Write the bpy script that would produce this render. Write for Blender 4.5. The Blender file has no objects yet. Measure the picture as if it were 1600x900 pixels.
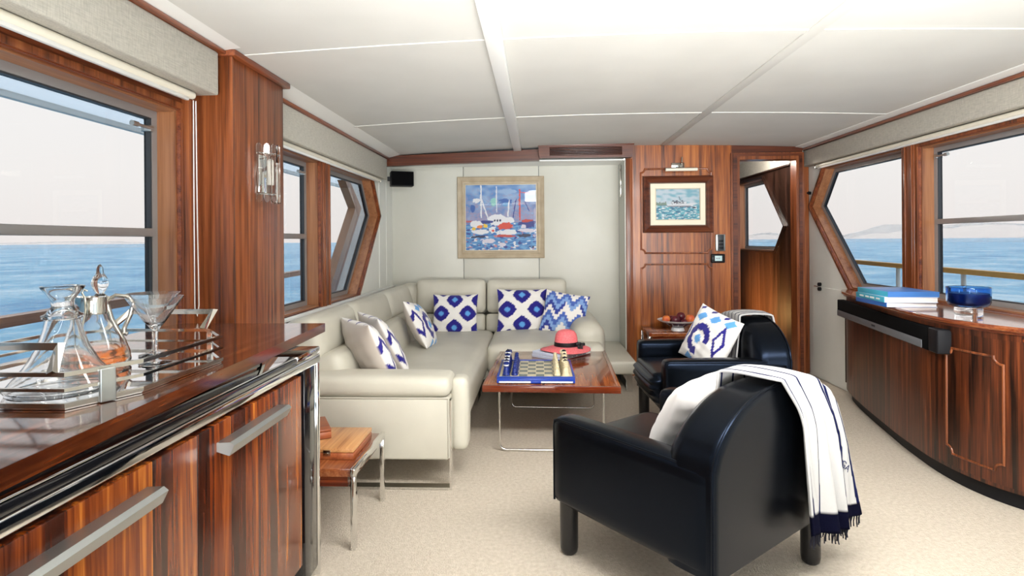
import bpy, bmesh, math, random
from mathutils import Vector, Matrix, noise
from mathutils.geometry import tessellate_polygon
random.seed(7)
PI = math.pi
SC = bpy.context.scene
COL = SC.collection

# ------------------------------------------------------------------ camera, world, lights, exposure
cd = bpy.data.cameras.new('camera')
cam = bpy.data.objects.new('camera', cd)
COL.objects.link(cam)
cd.sensor_width = 36.0
cd.sensor_fit = 'HORIZONTAL'
cd.lens = 900 / 1600 * 36.0
cd.shift_y = -(450 - 376.3) / 1600
cd.clip_start = 0.05
cd.clip_end = 20000
cam.location = (0, 0, 1.22)
cam.matrix_world = Matrix.Translation((0, 0, 1.22)) @ Matrix.Rotation(math.atan(39 / 900), 4, 'Z') @ \
    Matrix.Rotation(PI / 2, 4, 'X') @ Matrix.Rotation(-0.0072, 4, 'Z')
SC.camera = cam

wd = bpy.data.worlds.new('sky')
SC.world = wd
wd.use_nodes = True
wn = wd.node_tree
for n in list(wn.nodes):
    wn.nodes.remove(n)
w_out = wn.nodes.new('ShaderNodeOutputWorld')
w_bg = wn.nodes.new('ShaderNodeBackground')
w_tc = wn.nodes.new('ShaderNodeTexCoord')
w_sep = wn.nodes.new('ShaderNodeSeparateXYZ')
w_ramp = wn.nodes.new('ShaderNodeValToRGB')
w_ramp.color_ramp.elements[0].position = 0.0
w_ramp.color_ramp.elements[0].color = (0.86, 0.80, 0.76, 1)
w_ramp.color_ramp.elements[1].position = 0.9
w_ramp.color_ramp.elements[1].color = (0.62, 0.78, 0.98, 1)
e = w_ramp.color_ramp.elements.new(0.10)
e.color = (0.90, 0.86, 0.82, 1)
e = w_ramp.color_ramp.elements.new(0.35)
e.color = (0.90, 0.89, 0.88, 1)
wn.links.new(w_tc.outputs['Generated'], w_sep.inputs[0])
wn.links.new(w_sep.outputs['Z'], w_ramp.inputs[0])
wn.links.new(w_ramp.outputs[0], w_bg.inputs[0])
w_bg.inputs[1].default_value = 6.0
wn.links.new(w_bg.outputs[0], w_out.inputs[0])


def area_light(name, loc, rot, sx, sy, power, col=(1, 1, 1)):
    ld = bpy.data.lights.new(name, 'AREA')
    ld.shape = 'RECTANGLE'
    ld.size = sx
    ld.size_y = sy
    ld.energy = power
    ld.color = col
    o = bpy.data.objects.new(name, ld)
    COL.objects.link(o)
    o.location = loc
    o.rotation_euler = rot
    return o


# added fill lights behind the photographer, thrown up on the deckhead; no fixture there
area_light('bounce_light', (0.55, -0.75, 0.25), (math.radians(165), 0, 0), 3.2, 0.9, 38, (1.0, 0.985, 0.97))
lb = area_light('far_bounce_light', (0.55, -0.6, 0.75), (math.radians(121), 0, 0), 2.6, 0.5, 72, (1.0, 0.985, 0.97))
lb.data.spread = math.radians(80)
# added fill light under the ceiling, no fixture, out of view, throwing light down and forward
la = area_light('overhead_fill', (0.9, 1.45, 1.99), (math.radians(38), 0, math.radians(-4)), 2.2, 0.35, 58, (1.0, 0.98, 0.95))
la.data.spread = math.radians(150)
SC.view_settings.view_transform = 'Standard'
SC.view_settings.look = 'None'
SC.view_settings.gamma = 1
SC.view_settings.use_curve_mapping = False
SC.view_settings.exposure = 0.15


# ------------------------------------------------------------------ helpers
def lin(c):
    return c / 12.92 if c <= 0.04045 else ((c + 0.055) / 1.055) ** 2.4


def rgb(h):
    if isinstance(h, tuple):
        return h
    h = h.lstrip('#')
    return tuple(lin(int(h[i:i + 2], 16) / 255) for i in (0, 2, 4))


class NT:
    def __init__(s, name):
        s.m = bpy.data.materials.new(name)
        s.m.use_nodes = True
        s.t = s.m.node_tree
        s.p = s.t.nodes['Principled BSDF']
        s.out = s.t.nodes['Material Output']

    def n(s, typ, **k):
        o = s.t.nodes.new('ShaderNode' + typ)
        for a, b in k.items():
            if a in ('i',):
                for q, v in b.items():
                    o.inputs[q].default_value = v
            else:
                setattr(o, a, b)
        return o

    def l(s, a, b):
        s.t.links.new(a, b)

    def coords(s, scale=(1, 1, 1), rot=(0, 0, 0), which='Object'):
        tc = s.n('TexCoord')
        mp = s.n('Mapping')
        mp.inputs['Scale'].default_value = scale
        mp.inputs['Rotation'].default_value = rot
        s.l(tc.outputs[which], mp.inputs[0])
        return mp.outputs[0]

    def ramp(s, fac, stops):
        r = s.n('ValToRGB')
        el = r.color_ramp.elements
        el[0].position, el[0].color = stops[0][0], (*rgb(stops[0][1]), 1)
        el[1].position, el[1].color = stops[-1][0], (*rgb(stops[-1][1]), 1)
        for p, c in stops[1:-1]:
            el.new(p).color = (*rgb(c), 1)
        s.l(fac, r.inputs[0])
        return r.outputs[0]

    def bump(s, h, strength, dist=0.01):
        b = s.n('Bump')
        b.inputs['Strength'].default_value = strength
        b.inputs['Distance'].default_value = dist
        s.l(h, b.inputs['Height'])
        s.l(b.outputs[0], s.p.inputs['Normal'])

    def set(s, **k):
        for a, b in k.items():
            s.p.inputs[a.replace('_', ' ')].default_value = b
        return s


def plain(name, col, rough=0.5, metal=0.0, bump=None, coat=0.0, spec=0.5):
    t = NT(name)
    c = rgb(col)
    t.set(Base_Color=(*c, 1), Roughness=rough, Metallic=metal, Coat_Weight=coat)
    t.p.inputs['Specular IOR Level'].default_value = spec
    if bump:
        sc, st, d = bump
        nz = t.n('TexNoise')
        nz.inputs['Scale'].default_value = sc
        nz.inputs['Detail'].default_value = 4
        t.l(t.coords(), nz.inputs['Vector'])
        t.bump(nz.outputs[0], st, d)
    return t.m


def wood(name, cols, along='Z', streak=38, rough=0.22, coat=0.3, stretch=0.03, fine=150, contrast=1.0):
    """timber with streaks running along one axis of the object"""
    t = NT(name)
    ax = 'XYZ'.index(along)
    s1 = [1.0, 1.0, 1.0]
    s1[ax] = stretch
    v = t.coords(tuple(s1))
    n1 = t.n('TexNoise')
    n1.inputs['Scale'].default_value = streak
    n1.inputs['Detail'].default_value = 3
    n1.inputs['Roughness'].default_value = 0.6
    n1.inputs['Distortion'].default_value = 0.25
    t.l(v, n1.inputs['Vector'])
    n2 = t.n('TexNoise')
    n2.inputs['Scale'].default_value = fine
    n2.inputs['Detail'].default_value = 2
    t.l(v, n2.inputs['Vector'])
    n3 = t.n('TexNoise')
    n3.inputs['Scale'].default_value = 5
    n3.inputs['Detail'].default_value = 2
    t.l(v, n3.inputs['Vector'])
    a = t.n('Math', operation='MULTIPLY_ADD')
    a.inputs[1].default_value = 0.55
    t.l(n1.outputs[0], a.inputs[0])
    b = t.n('Math', operation='MULTIPLY')
    b.inputs[1].default_value = 0.25
    t.l(n2.outputs[0], b.inputs[0])
    t.l(b.outputs[0], a.inputs[2])
    c = t.n('Math', operation='MULTIPLY_ADD')
    c.inputs[1].default_value = 0.2
    t.l(n3.outputs[0], c.inputs[0])
    t.l(a.outputs[0], c.inputs[2])
    lo, hi = 0.5 - 0.14 / contrast, 0.5 + 0.14 / contrast
    k = len(cols)
    col = t.ramp(c.outputs[0], [(lo + (hi - lo) * i / (k - 1), cc) for i, cc in enumerate(cols)])
    t.l(col, t.p.inputs['Base Color'])
    t.set(Roughness=rough, Coat_Weight=coat, Coat_Roughness=0.08)
    return t.m


def strip_wood(name, cols, across, along, width, rough=0.15, coat=0.4):
    """veneer laid in strips of differing tone"""
    t = NT(name)
    tc = t.n('TexCoord')
    sp = t.n('SeparateXYZ')
    t.l(tc.outputs['Object'], sp.inputs[0])
    d = t.n('Math', operation='DIVIDE')
    d.inputs[1].default_value = width
    t.l(sp.outputs[across], d.inputs[0])
    nz0 = t.n('TexNoise', noise_dimensions='1D')
    nz0.inputs['Scale'].default_value = 1.3
    t.l(d.outputs[0], nz0.inputs['W'])
    ad = t.n('Math', operation='ADD')
    t.l(d.outputs[0], ad.inputs[0])
    t.l(nz0.outputs[0], ad.inputs[1])
    fl = t.n('Math', operation='FLOOR')
    t.l(ad.outputs[0], fl.inputs[0])
    wnz = t.n('TexWhiteNoise', noise_dimensions='1D')
    t.l(fl.outputs[0], wnz.inputs['W'])
    s1 = [1.0, 1.0, 1.0]
    s1['XYZ'.index(along)] = 0.045
    v = t.coords(tuple(s1))
    vo = t.n('VectorMath', operation='MULTIPLY_ADD')
    vo.inputs[1].default_value = (1, 1, 1)
    t.l(v, vo.inputs[0])
    t.l(wnz.outputs['Color'], vo.inputs[2])
    n1 = t.n('TexNoise')
    n1.inputs['Scale'].default_value = 55
    n1.inputs['Detail'].default_value = 5
    n1.inputs['Distortion'].default_value = 0.9
    t.l(vo.outputs[0], n1.inputs['Vector'])
    n2 = t.n('TexNoise')
    n2.inputs['Scale'].default_value = 9
    n2.inputs['Detail'].default_value = 2
    n2.inputs['Distortion'].default_value = 1.2
    t.l(vo.outputs[0], n2.inputs['Vector'])
    a = t.n('Math', operation='MULTIPLY_ADD')
    a.inputs[1].default_value = 0.5
    t.l(n1.outputs[0], a.inputs[0])
    b = t.n('Math', operation='MULTIPLY')
    b.inputs[1].default_value = 0.42
    t.l(n2.outputs[0], b.inputs[0])
    t.l(b.outputs[0], a.inputs[2])
    c = t.n('Math', operation='MULTIPLY_ADD')
    c.inputs[1].default_value = 0.13
    t.l(wnz.outputs['Value'], c.inputs[0])
    t.l(a.outputs[0], c.inputs[2])
    k = len(cols)
    col = t.ramp(c.outputs[0], [(0.37 + 0.32 * i / (k - 1), cc) for i, cc in enumerate(cols)])
    t.l(col, t.p.inputs['Base Color'])
    t.set(Roughness=rough, Coat_Weight=coat, Coat_Roughness=0.04)
    return t.m


def painted(name, rough=0.8, bump=None, spec=0.3, sheen=0.0):
    t = NT(name)
    a = t.n('Attribute', attribute_name='paint')
    t.l(a.outputs['Color'], t.p.inputs['Base Color'])
    t.set(Roughness=rough, Sheen_Weight=sheen)
    t.p.inputs['Specular IOR Level'].default_value = spec
    if bump:
        nz = t.n('TexNoise')
        nz.inputs['Scale'].default_value = bump[0]
        nz.inputs['Detail'].default_value = 3
        t.l(t.coords(), nz.inputs['Vector'])
        t.bump(nz.outputs[0], bump[1], bump[2])
    return t.m


def glass_mat(name, col=(1, 1, 1), rough=0.0, ior=1.45):
    t = NT(name)
    t.set(Base_Color=(*col, 1), Roughness=rough, IOR=ior, Transmission_Weight=1.0)
    return t.m


def pane_mat(name, tint=(0.392, 0.396, 0.401)):
    t = NT(name)
    tr = t.n('BsdfTransparent')
    tr.inputs[0].default_value = (*tint, 1)
    gl = t.n('BsdfGlossy')
    gl.inputs['Roughness'].default_value = 0.0
    mx = t.n('MixShader')
    fr = t.n('LayerWeight')
    fr.inputs[0].default_value = 0.5
    pw = t.n('Math', operation='POWER')
    pw.inputs[1].default_value = 5.0
    t.l(fr.outputs['Facing'], pw.inputs[0])
    ma = t.n('Math', operation='MULTIPLY_ADD')
    ma.inputs[1].default_value = 0.4
    ma.inputs[2].default_value = 0.015
    t.l(pw.outputs[0], ma.inputs[0])
    t.l(ma.outputs[0], mx.inputs[0])
    t.l(tr.outputs[0], mx.inputs[1])
    t.l(gl.outputs[0], mx.inputs[2])
    t.l(mx.outputs[0], t.out.inputs[0])
    return t.m


def linen_mat(name, c1, c2, scale=260):
    t = NT(name)
    v = t.coords((1, 1, 0.12))
    n1 = t.n('TexNoise')
    n1.inputs['Scale'].default_value = scale
    t.l(v, n1.inputs['Vector'])
    v2 = t.coords((1, 0.1, 1))
    n2 = t.n('TexNoise')
    n2.inputs['Scale'].default_value = scale
    t.l(v2, n2.inputs['Vector'])
    a = t.n('Math', operation='ADD')
    t.l(n1.outputs[0], a.inputs[0])
    t.l(n2.outputs[0], a.inputs[1])
    h = t.n('Math', operation='MULTIPLY')
    h.inputs[1].default_value = 0.5
    t.l(a.outputs[0], h.inputs[0])
    t.l(t.ramp(h.outputs[0], [(0.35, c1), (0.65, c2)]), t.p.inputs['Base Color'])
    t.set(Roughness=0.9)
    t.bump(h.outputs[0], 0.3, 0.002)
    return t.m


def noise_mat(name, c1, c2, scale, rough, bump=None, detail=5, metal=0.0, spec=0.5, bscale=None, coat=0.0, stretch=(1, 1, 1)):
    t = NT(name)
    v = t.coords(stretch)
    n1 = t.n('TexNoise')
    n1.inputs['Scale'].default_value = scale
    n1.inputs['Detail'].default_value = detail
    t.l(v, n1.inputs['Vector'])
    t.l(t.ramp(n1.outputs[0], [(0.3, c1), (0.7, c2)]), t.p.inputs['Base Color'])
    t.set(Roughness=rough, Metallic=metal, Coat_Weight=coat)
    t.p.inputs['Specular IOR Level'].default_value = spec
    if bump:
        n2 = n1
        if bscale:
            n2 = t.n('TexNoise')
            n2.inputs['Scale'].default_value = bscale
            n2.inputs['Detail'].default_value = 4
            t.l(v, n2.inputs['Vector'])
        t.bump(n2.outputs[0], bump[0], bump[1])
    return t.m


M = {}
M['mahogany'] = wood('mahogany', ['#3f1d0f', '#6e391c', '#874a28', '#985931'], 'Z', 32, 0.32, 0.06, contrast=1.2)
M['mahogany_y'] = wood('mahogany_fore_aft', ['#3c1a0e', '#6a321b', '#834526', '#95552f'], 'Y', 30, 0.3, 0.3)
M['mahogany_x'] = wood('mahogany_athwart', ['#2e140a', '#4f2412', '#61301a', '#703b22'], 'X', 30, 0.32, 0.08)
M['teak_reveal'] = wood('teak_reveal', ['#74442a', '#91603e', '#a06c48', '#ae7c56'], 'Z', 25, 0.35, 0.2)
M['teak_y'] = wood('teak_fore_aft', ['#74442a', '#91603e', '#a06c48', '#ae7c56'], 'Y', 25, 0.35, 0.2)
M['bulkhead'] = wood('bulkhead_veneer', ['#3f1a08', '#7c3f17', '#985421', '#b06a30'], 'Z', 30, 0.32, 0.08, contrast=1.25)
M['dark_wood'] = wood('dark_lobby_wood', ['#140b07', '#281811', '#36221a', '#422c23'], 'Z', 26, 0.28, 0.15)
M['cabinet'] = wood('sapele_cabinet', ['#170904', '#3f1d0d', '#562813', '#733b1d'], 'Z', 34, 0.3, 0.06, contrast=1.35)
M['walnut'] = strip_wood('walnut_door', ['#1a0904', '#431a0a', '#6e3011', '#904818', '#c4762c'], 'Y', 'Z', 0.075, 0.26, 0.15)
M['walnut_top'] = wood('walnut_counter_top', ['#1c0a05', '#3c190b', '#5c2a11', '#8f4c20'], 'Y', 22, 0.10, 0.6)
M['rosewood'] = wood('rosewood_table', ['#4a1d10', '#7a3b1e', '#93542e', '#a86b40'], 'Y', 18, 0.12, 0.5)
M['rosewood_edge'] = wood('rosewood_edge', ['#2e0d06', '#5e2410', '#7c3618', '#8f4822'], 'X', 18, 0.15, 0.5)
M['box_wood'] = wood('light_box_wood', ['#9a6236', '#b98250', '#c8935e', '#d3a26e'], 'Y', 22, 0.35, 0.2)
M['box_edge'] = wood('red_box_wood', ['#5c2815', '#8a4523', '#a0552e', '#ad6338'], 'Y', 22, 0.35, 0.2)
M['chrome'] = plain('chrome', (0.78, 0.78, 0.77), 0.06, 1.0)
M['satin'] = plain('satin_steel', (0.42, 0.44, 0.43), 0.38, 0.9)
M['nickel'] = plain('polished_nickel', (0.50, 0.475, 0.43), 0.12, 1.0)
M['alu'] = plain('aluminium_sash', (0.30, 0.29, 0.285), 0.4, 0.3)
M['alu_dark'] = plain('dark_sash_seal', '#2c2f33', 0.5)
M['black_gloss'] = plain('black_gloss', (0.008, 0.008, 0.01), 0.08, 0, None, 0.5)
M['black_matt'] = plain('black_matt', (0.008, 0.008, 0.010), 0.5, 0, None, 0, 0.2)
M['grille'] = noise_mat('black_grille', '#040405', '#08080a', 900, 0.9, (0.4, 0.002), spec=0.1)
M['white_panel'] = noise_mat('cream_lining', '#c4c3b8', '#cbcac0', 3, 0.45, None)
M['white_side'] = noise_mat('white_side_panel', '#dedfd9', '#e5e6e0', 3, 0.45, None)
M['white_gloss'] = plain('white_paint', '#e6e6e2', 0.35)
M['ceiling'] = noise_mat('cream_deckhead', '#c5c4be', '#cccbc5', 2.5, 0.7, (0.25, 0.0015), bscale=300)
M['linen'] = linen_mat('linen', '#a9a59a', '#c2beb2')
M['leather_white'] = noise_mat('cream_leather', '#bdb9ab', '#c8c4b6', 4, 0.45, (0.25, 0.0012), bscale=240, spec=0.4)
M['leather_black'] = noise_mat('black_leather', '#040507', '#07090c', 9, 0.27, (0.2, 0.001), bscale=320, spec=0.22)
M['leather_black'].node_tree.nodes['Principled BSDF'].inputs['Specular Tint'].default_value = (0.4, 0.58, 1.0, 1)
M['leg_black'] = plain('black_lacquer', (0.01, 0.01, 0.011), 0.22)
M['carpet'] = noise_mat('cream_carpet', '#cbbfad', '#ddd2c2', 60, 0.97, (0.9, 0.012), bscale=160, spec=0.1)
M['glass'] = glass_mat('clear_glass')
M['crystal'] = glass_mat('crystal', (0.97, 0.98, 0.98), 0.0, 1.5)
M['amber'] = glass_mat('amber_liquor', (0.95, 0.24, 0.03), 0.0, 1.34)
M['mirror'] = plain('tray_mirror', (0.86, 0.86, 0.88), 0.03, 1.0)
M['pane'] = pane_mat('window_pane')
M['clear_pane'] = pane_mat('picture_glazing', (0.98, 0.98, 0.98))
M['blue_glass'] = glass_mat('blue_glass', (0.22, 0.48, 0.86), 0.0, 1.3)
M['wax'] = plain('navy_wax', '#16244f', 0.4)
M['hat'] = noise_mat('coral_straw', '#e4626a', '#f08386', 120, 0.75, (0.5, 0.002), bscale=400)
M['ribbon'] = plain('black_ribbon', '#0c0b10', 0.5)
M['paint'] = painted('printed_cloth', 0.85, (500, 0.25, 0.001), 0.2, 0.2)
M['oil'] = painted('oil_paint', 0.45, (120, 0.5, 0.003), 0.4)
M['glazed'] = painted('glazed_china', 0.15)
M['throw'] = painted('woven_throw', 0.95, (420, 0.5, 0.002), 0.05, 0.0)
M['navy_cloth'] = plain('navy_fringe', '#08091c', 0.9)
M['white_cloth'] = noise_mat('white_cotton', '#e2dfdb', '#efece8', 8, 0.9, (0.3, 0.003), bscale=40)
M['frame_taupe'] = noise_mat('taupe_frame', '#a3937a', '#b5a68d', 12, 0.5, None)
M['frame_gold'] = plain('pale_gilt', '#c4b598', 0.4)
M['mat_board'] = plain('cream_mount', '#e6dfc9', 0.8)
M['cream_metal'] = plain('cream_enamel', '#e2dccb', 0.35)
M['paper'] = noise_mat('page_block', '#d8d6d2', '#efedea', 300, 0.9, None, stretch=(0.05, 0.05, 6))
M['blue_cover'] = plain('blue_cover', '#3f74b8', 0.4)
M['aqua_cover'] = plain('aqua_cover', '#3fa8c4', 0.4)
M['royal_cover'] = plain('royal_cover', '#2a66b4', 0.4)
M['pale_cover'] = plain('pale_cover', '#cfd8ec', 0.35)
M['red_cover'] = plain('red_cover', '#8e2430', 0.35)
M['chess_blue'] = noise_mat('chess_blue', '#0b1650', '#1f378e', 90, 0.3, None)
M['chess_cream'] = noise_mat('chess_cream', '#d8c8a0', '#e8dcba', 60, 0.4, None)
M['board_blue'] = plain('board_blue', '#1d3fa2', 0.3)
M['sq_light'] = plain('square_light', '#cdc3a4', 0.45)
M['sq_dark'] = plain('square_grey', '#767c74', 0.45)
M['peach'] = noise_mat('peach_skin', '#c8382c', '#ee9a4a', 14, 0.45, None)
M['plum'] = noise_mat('plum_skin', '#3b0f1c', '#6c1f2e', 12, 0.3, None)
M['satin_grey'] = plain('grey_strip', '#74787e', 0.35, 0.3)
M['lcd'] = plain('pale_display', '#b9d3d6', 0.3)
M['ink'] = plain('grey_ink', '#8d96a0', 0.5)
M['navy_ink'] = plain('navy_ink', '#20264e', 0.8)
M['white_ink'] = plain('white_ink', '#e8e8e8', 0.5)
M['teak_rail'] = wood('varnished_rail', ['#c98a3c', '#e6ad58', '#f0bd6a', '#f5c97c'], 'Y', 20, 0.4, 0.1)
M['brown_rail'] = wood('brown_rail', ['#8d6452', '#a67d69', '#b48d79', '#c09a86'], 'Y', 20, 0.4, 0.1)
M['bulb'] = plain('pearl_bulb', '#f2ece2', 0.3)


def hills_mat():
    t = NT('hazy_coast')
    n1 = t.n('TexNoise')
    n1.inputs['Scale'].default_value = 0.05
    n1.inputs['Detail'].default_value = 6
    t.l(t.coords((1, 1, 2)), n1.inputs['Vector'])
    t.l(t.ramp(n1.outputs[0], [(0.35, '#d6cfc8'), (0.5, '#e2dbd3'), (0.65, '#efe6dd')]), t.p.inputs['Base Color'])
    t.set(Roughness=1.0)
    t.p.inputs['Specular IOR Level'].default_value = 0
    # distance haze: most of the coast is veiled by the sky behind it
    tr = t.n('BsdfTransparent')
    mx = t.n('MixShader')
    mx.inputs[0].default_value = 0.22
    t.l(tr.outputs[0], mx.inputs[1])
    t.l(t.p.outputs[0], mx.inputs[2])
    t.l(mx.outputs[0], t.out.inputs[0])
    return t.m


M['coast'] = hills_mat()


def sea_mat():
    t = NT('sea_water')
    v = t.coords((1, 1, 1))
    n1 = t.n('TexNoise')
    n1.inputs['Scale'].default_value = 0.45
    n1.inputs['Detail'].default_value = 9
    n1.inputs['Roughness'].default_value = 0.62
    n1.inputs['Distortion'].default_value = 0.4
    t.l(v, n1.inputs['Vector'])
    n2 = t.n('TexNoise')
    n2.inputs['Scale'].default_value = 0.06
    n2.inputs['Detail'].default_value = 5
    t.l(v, n2.inputs['Vector'])
    a = t.n('Math', operation='MULTIPLY_ADD')
    a.inputs[1].default_value = 0.6
    t.l(n2.outputs[0], a.inputs[0])
    m = t.n('Math', operation='MULTIPLY')
    m.inputs[1].default_value = 0.4
    t.l(n1.outputs[0], m.inputs[0])
    t.l(m.outputs[0], a.inputs[2])
    t.l(t.ramp(a.outputs[0], [(0.38, '#3595c6'), (0.5, '#79c2e0'), (0.62, '#cdebf5')]), t.p.inputs['Base Color'])
    t.set(Roughness=0.3)
    t.p.inputs['Specular IOR Level'].default_value = 0.12
    t.bump(n1.outputs[0], 0.8, 1.2)
    return t.m


M['sea'] = sea_mat()


def soffit_glow_mat():  # overhang soffit made translucent, standing in for light reflected off the sea
    t = NT('pale_blue_soffit_glow')
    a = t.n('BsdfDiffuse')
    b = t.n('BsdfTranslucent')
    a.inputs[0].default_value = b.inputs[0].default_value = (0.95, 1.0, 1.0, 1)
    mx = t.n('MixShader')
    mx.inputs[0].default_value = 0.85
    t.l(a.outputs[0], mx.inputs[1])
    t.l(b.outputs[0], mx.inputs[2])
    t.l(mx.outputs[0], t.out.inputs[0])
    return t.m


M['soffit_glow'] = soffit_glow_mat()


def link(name, me, m, parent=None, loc=None, rot=None):
    o = bpy.data.objects.new(name, me)
    COL.objects.link(o)
    if m is not None and not me.materials:
        me.materials.append(M[m] if isinstance(m, str) else m)
    if parent is not None:
        o.parent = parent
    if loc is not None:
        o.location = loc
    if rot is not None:
        o.rotation_euler = rot
    return o


def tag(o, label=None, cat=None, group=None, kind=None):
    if label:
        o['label'] = label
    if cat:
        o['category'] = cat
    if group:
        o['group'] = group
    if kind:
        o['kind'] = kind
    return o


def thing(name, label, cat, loc=(0, 0, 0), rz=0.0, group=None):
    o = bpy.data.objects.new(name, None)
    o.empty_display_size = 0.1
    COL.objects.link(o)
    o.location = loc
    o.rotation_euler = (0, 0, rz)
    return tag(o, label, cat, group)


def struct(name, loc=(0, 0, 0)):
    o = bpy.data.objects.new(name, None)
    COL.objects.link(o)
    o.location = loc
    o['kind'] = 'structure'
    return o


class MB:
    """collects shapes into one mesh"""

    def __init__(s):
        s.bm = bmesh.new()

    def _merge(s, b2, mtx=None):
        if mtx is not None:
            bmesh.ops.transform(b2, matrix=mtx, verts=b2.verts)
        me = bpy.data.meshes.new('tmp')
        b2.to_mesh(me)
        b2.free()
        s.bm.from_mesh(me)
        bpy.data.meshes.remove(me)

    def box(s, x0, x1, y0, y1, z0, z1, bev=0.0, seg=2, mtx=None):
        b = bmesh.new()
        r = bmesh.ops.create_cube(b, size=1)
        for v in b.verts:
            v.co = Vector(((x0 + x1) / 2 + v.co.x * (x1 - x0), (y0 + y1) / 2 + v.co.y * (y1 - y0), (z0 + z1) / 2 + v.co.z * (z1 - z0)))
        if bev > 0:
            bmesh.ops.bevel(b, geom=b.edges[:], offset=bev, segments=seg, profile=0.5, affect='EDGES', clamp_overlap=True)
        s._merge(b, mtx)
        return s

    def soft(s, c, size, r, bulge=(0, 0, 0), n=9, mtx=None, fn=None):
        """a padded block: rounded edges and crowned faces"""
        b = bmesh.new()
        bmesh.ops.create_cube(b, size=2)
        bmesh.ops.subdivide_edges(b, edges=b.edges[:], cuts=n, use_grid_fill=True)
        h = Vector(size) / 2
        rr = min(r, h.x * 0.99, h.y * 0.99, h.z * 0.99)
        for v in b.verts:
            u = Vector([math.copysign(1 - (1 - min(1, abs(q))) ** 1.8, q) for q in v.co])
            p = Vector((u.x * h.x, u.y * h.y, u.z * h.z))
            q = Vector([max(-h[i] + rr, min(h[i] - rr, p[i])) for i in range(3)])
            d = p - q
            if d.length > 1e-9:
                mx = max(abs(d.x), abs(d.y), abs(d.z))
                p = q + d.normalized() * rr * min(1.0, mx / rr if rr else 1)
            for i in range(3):
                if bulge[i]:
                    j, k = (i + 1) % 3, (i + 2) % 3
                    f = (1 - u[j] ** 2) * (1 - u[k] ** 2)
                    p[i] += math.copysign(bulge[i] * f * abs(u[i]), u[i])
            p += Vector(c)
            if fn:
                p = Vector(fn(p))
            v.co = p
        s._merge(b, mtx)
        return s

    def cyl(s, p0, p1, r0, r1=None, seg=16, caps=True):
        r1 = r0 if r1 is None else r1
        p0, p1 = Vector(p0), Vector(p1)
        d = p1 - p0
        b = bmesh.new()
        bmesh.ops.create_cone(b, cap_ends=caps, segments=seg, radius1=r0, radius2=r1, depth=d.length)
        q = d.to_track_quat('Z', 'Y')
        s._merge(b, Matrix.Translation((p0 + p1) / 2) @ q.to_matrix().to_4x4())
        return s

    def tube(s, pts, r, seg=8, closed=False, sq=None, up=None):
        """round (or flat, sq=(w,h)) bar along a polyline, mitred at the corners"""
        pts = [Vector(p) for p in pts]
        n = len(pts)
        rings = []
        prev_n = None
        for i, p in enumerate(pts):
            a = pts[(i - 1) % n] if (closed or i > 0) else None
            c = pts[(i + 1) % n] if (closed or i < n - 1) else None
            d0 = (p - a).normalized() if a is not None else None
            d1 = (c - p).normalized() if c is not None else None
            if d0 is None:
                t = d1
                k = 1
            elif d1 is None:
                t = d0
                k = 1
            else:
                t = (d0 + d1)
                if t.length < 1e-6:
                    t = d1.copy()
                t.normalize()
                k = 1 / max(0.35, t.dot(d1))
            ref = Vector(up) if up is not None else Vector((0, 0, 1))
            if abs(t.dot(ref)) > 0.95 and up is None:
                ref = prev_n if prev_n is not None else Vector((1, 0, 0))
            sx = t.cross(ref)
            if sx.length < 1e-6:
                sx = t.cross(Vector((0, 1, 0)))
            sx.normalize()
            sy = sx.cross(t).normalized()
            if prev_n is not None and up is None:
                sy = (prev_n - t * prev_n.dot(t))
                if sy.length < 1e-6:
                    sy = sx.cross(t)
                sy.normalize()
                sx = t.cross(sy).normalized()
            prev_n = sy
            # stretch the ring in the bend direction for a true mitre
            bend = None
            if d0 is not None and d1 is not None:
                bend = (d1 - d0)
                bend = bend.normalized() if bend.length > 1e-6 else None
            ring = []
            if sq:
                offs = [(-sq[0] / 2, -sq[1] / 2), (sq[0] / 2, -sq[1] / 2), (sq[0] / 2, sq[1] / 2), (-sq[0] / 2, sq[1] / 2)]
            else:
                offs = [(r * math.cos(2 * PI * j / seg), r * math.sin(2 * PI * j / seg)) for j in range(seg)]
            for ox, oy in offs:
                o = sx * ox + sy * oy
                if bend is not None:
                    o += bend * o.dot(bend) * (k - 1)
                ring.append(s.bm.verts.new(p + o))
            rings.append(ring)
        m = len(rings[0])
        rng = range(n) if closed else range(n - 1)
        for i in rng:
            A, B = rings[i], rings[(i + 1) % n]
            for j in range(m):
                s.bm.faces.new((A[j], A[(j + 1) % m], B[(j + 1) % m], B[j]))
        if not closed:
            s.bm.faces.new(list(reversed(rings[0])))
            s.bm.faces.new(rings[-1])
        return s

    def lathe(s, prof, seg=28, c=(0, 0, 0), mtx=None, closed=False):
        """prof: (radius, z) list"""
        b = bmesh.new()
        rings = []
        for r, z in prof:
            if r < 1e-6:
                rings.append([b.verts.new((c[0], c[1], c[2] + z))])
            else:
                rings.append([b.verts.new((c[0] + r * math.cos(2 * PI * j / seg), c[1] + r * math.sin(2 * PI * j / seg), c[2] + z)) for j in range(seg)])
        pairs = list(zip(rings, rings[1:]))
        if closed:
            pairs.append((rings[-1], rings[0]))
        for A, B in pairs:
            for j in range(seg):
                a0, a1 = A[j % len(A)], A[(j + 1) % len(A)]
                b0, b1 = B[j % len(B)], B[(j + 1) % len(B)]
                f = []
                for q in (a0, a1, b1, b0):
                    if q not in f:
                        f.append(q)
                if len(f) > 2:
                    b.faces.new(f)
        bmesh.ops.recalc_face_normals(b, faces=b.faces[:])
        s._merge(b, mtx)
        return s

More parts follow.
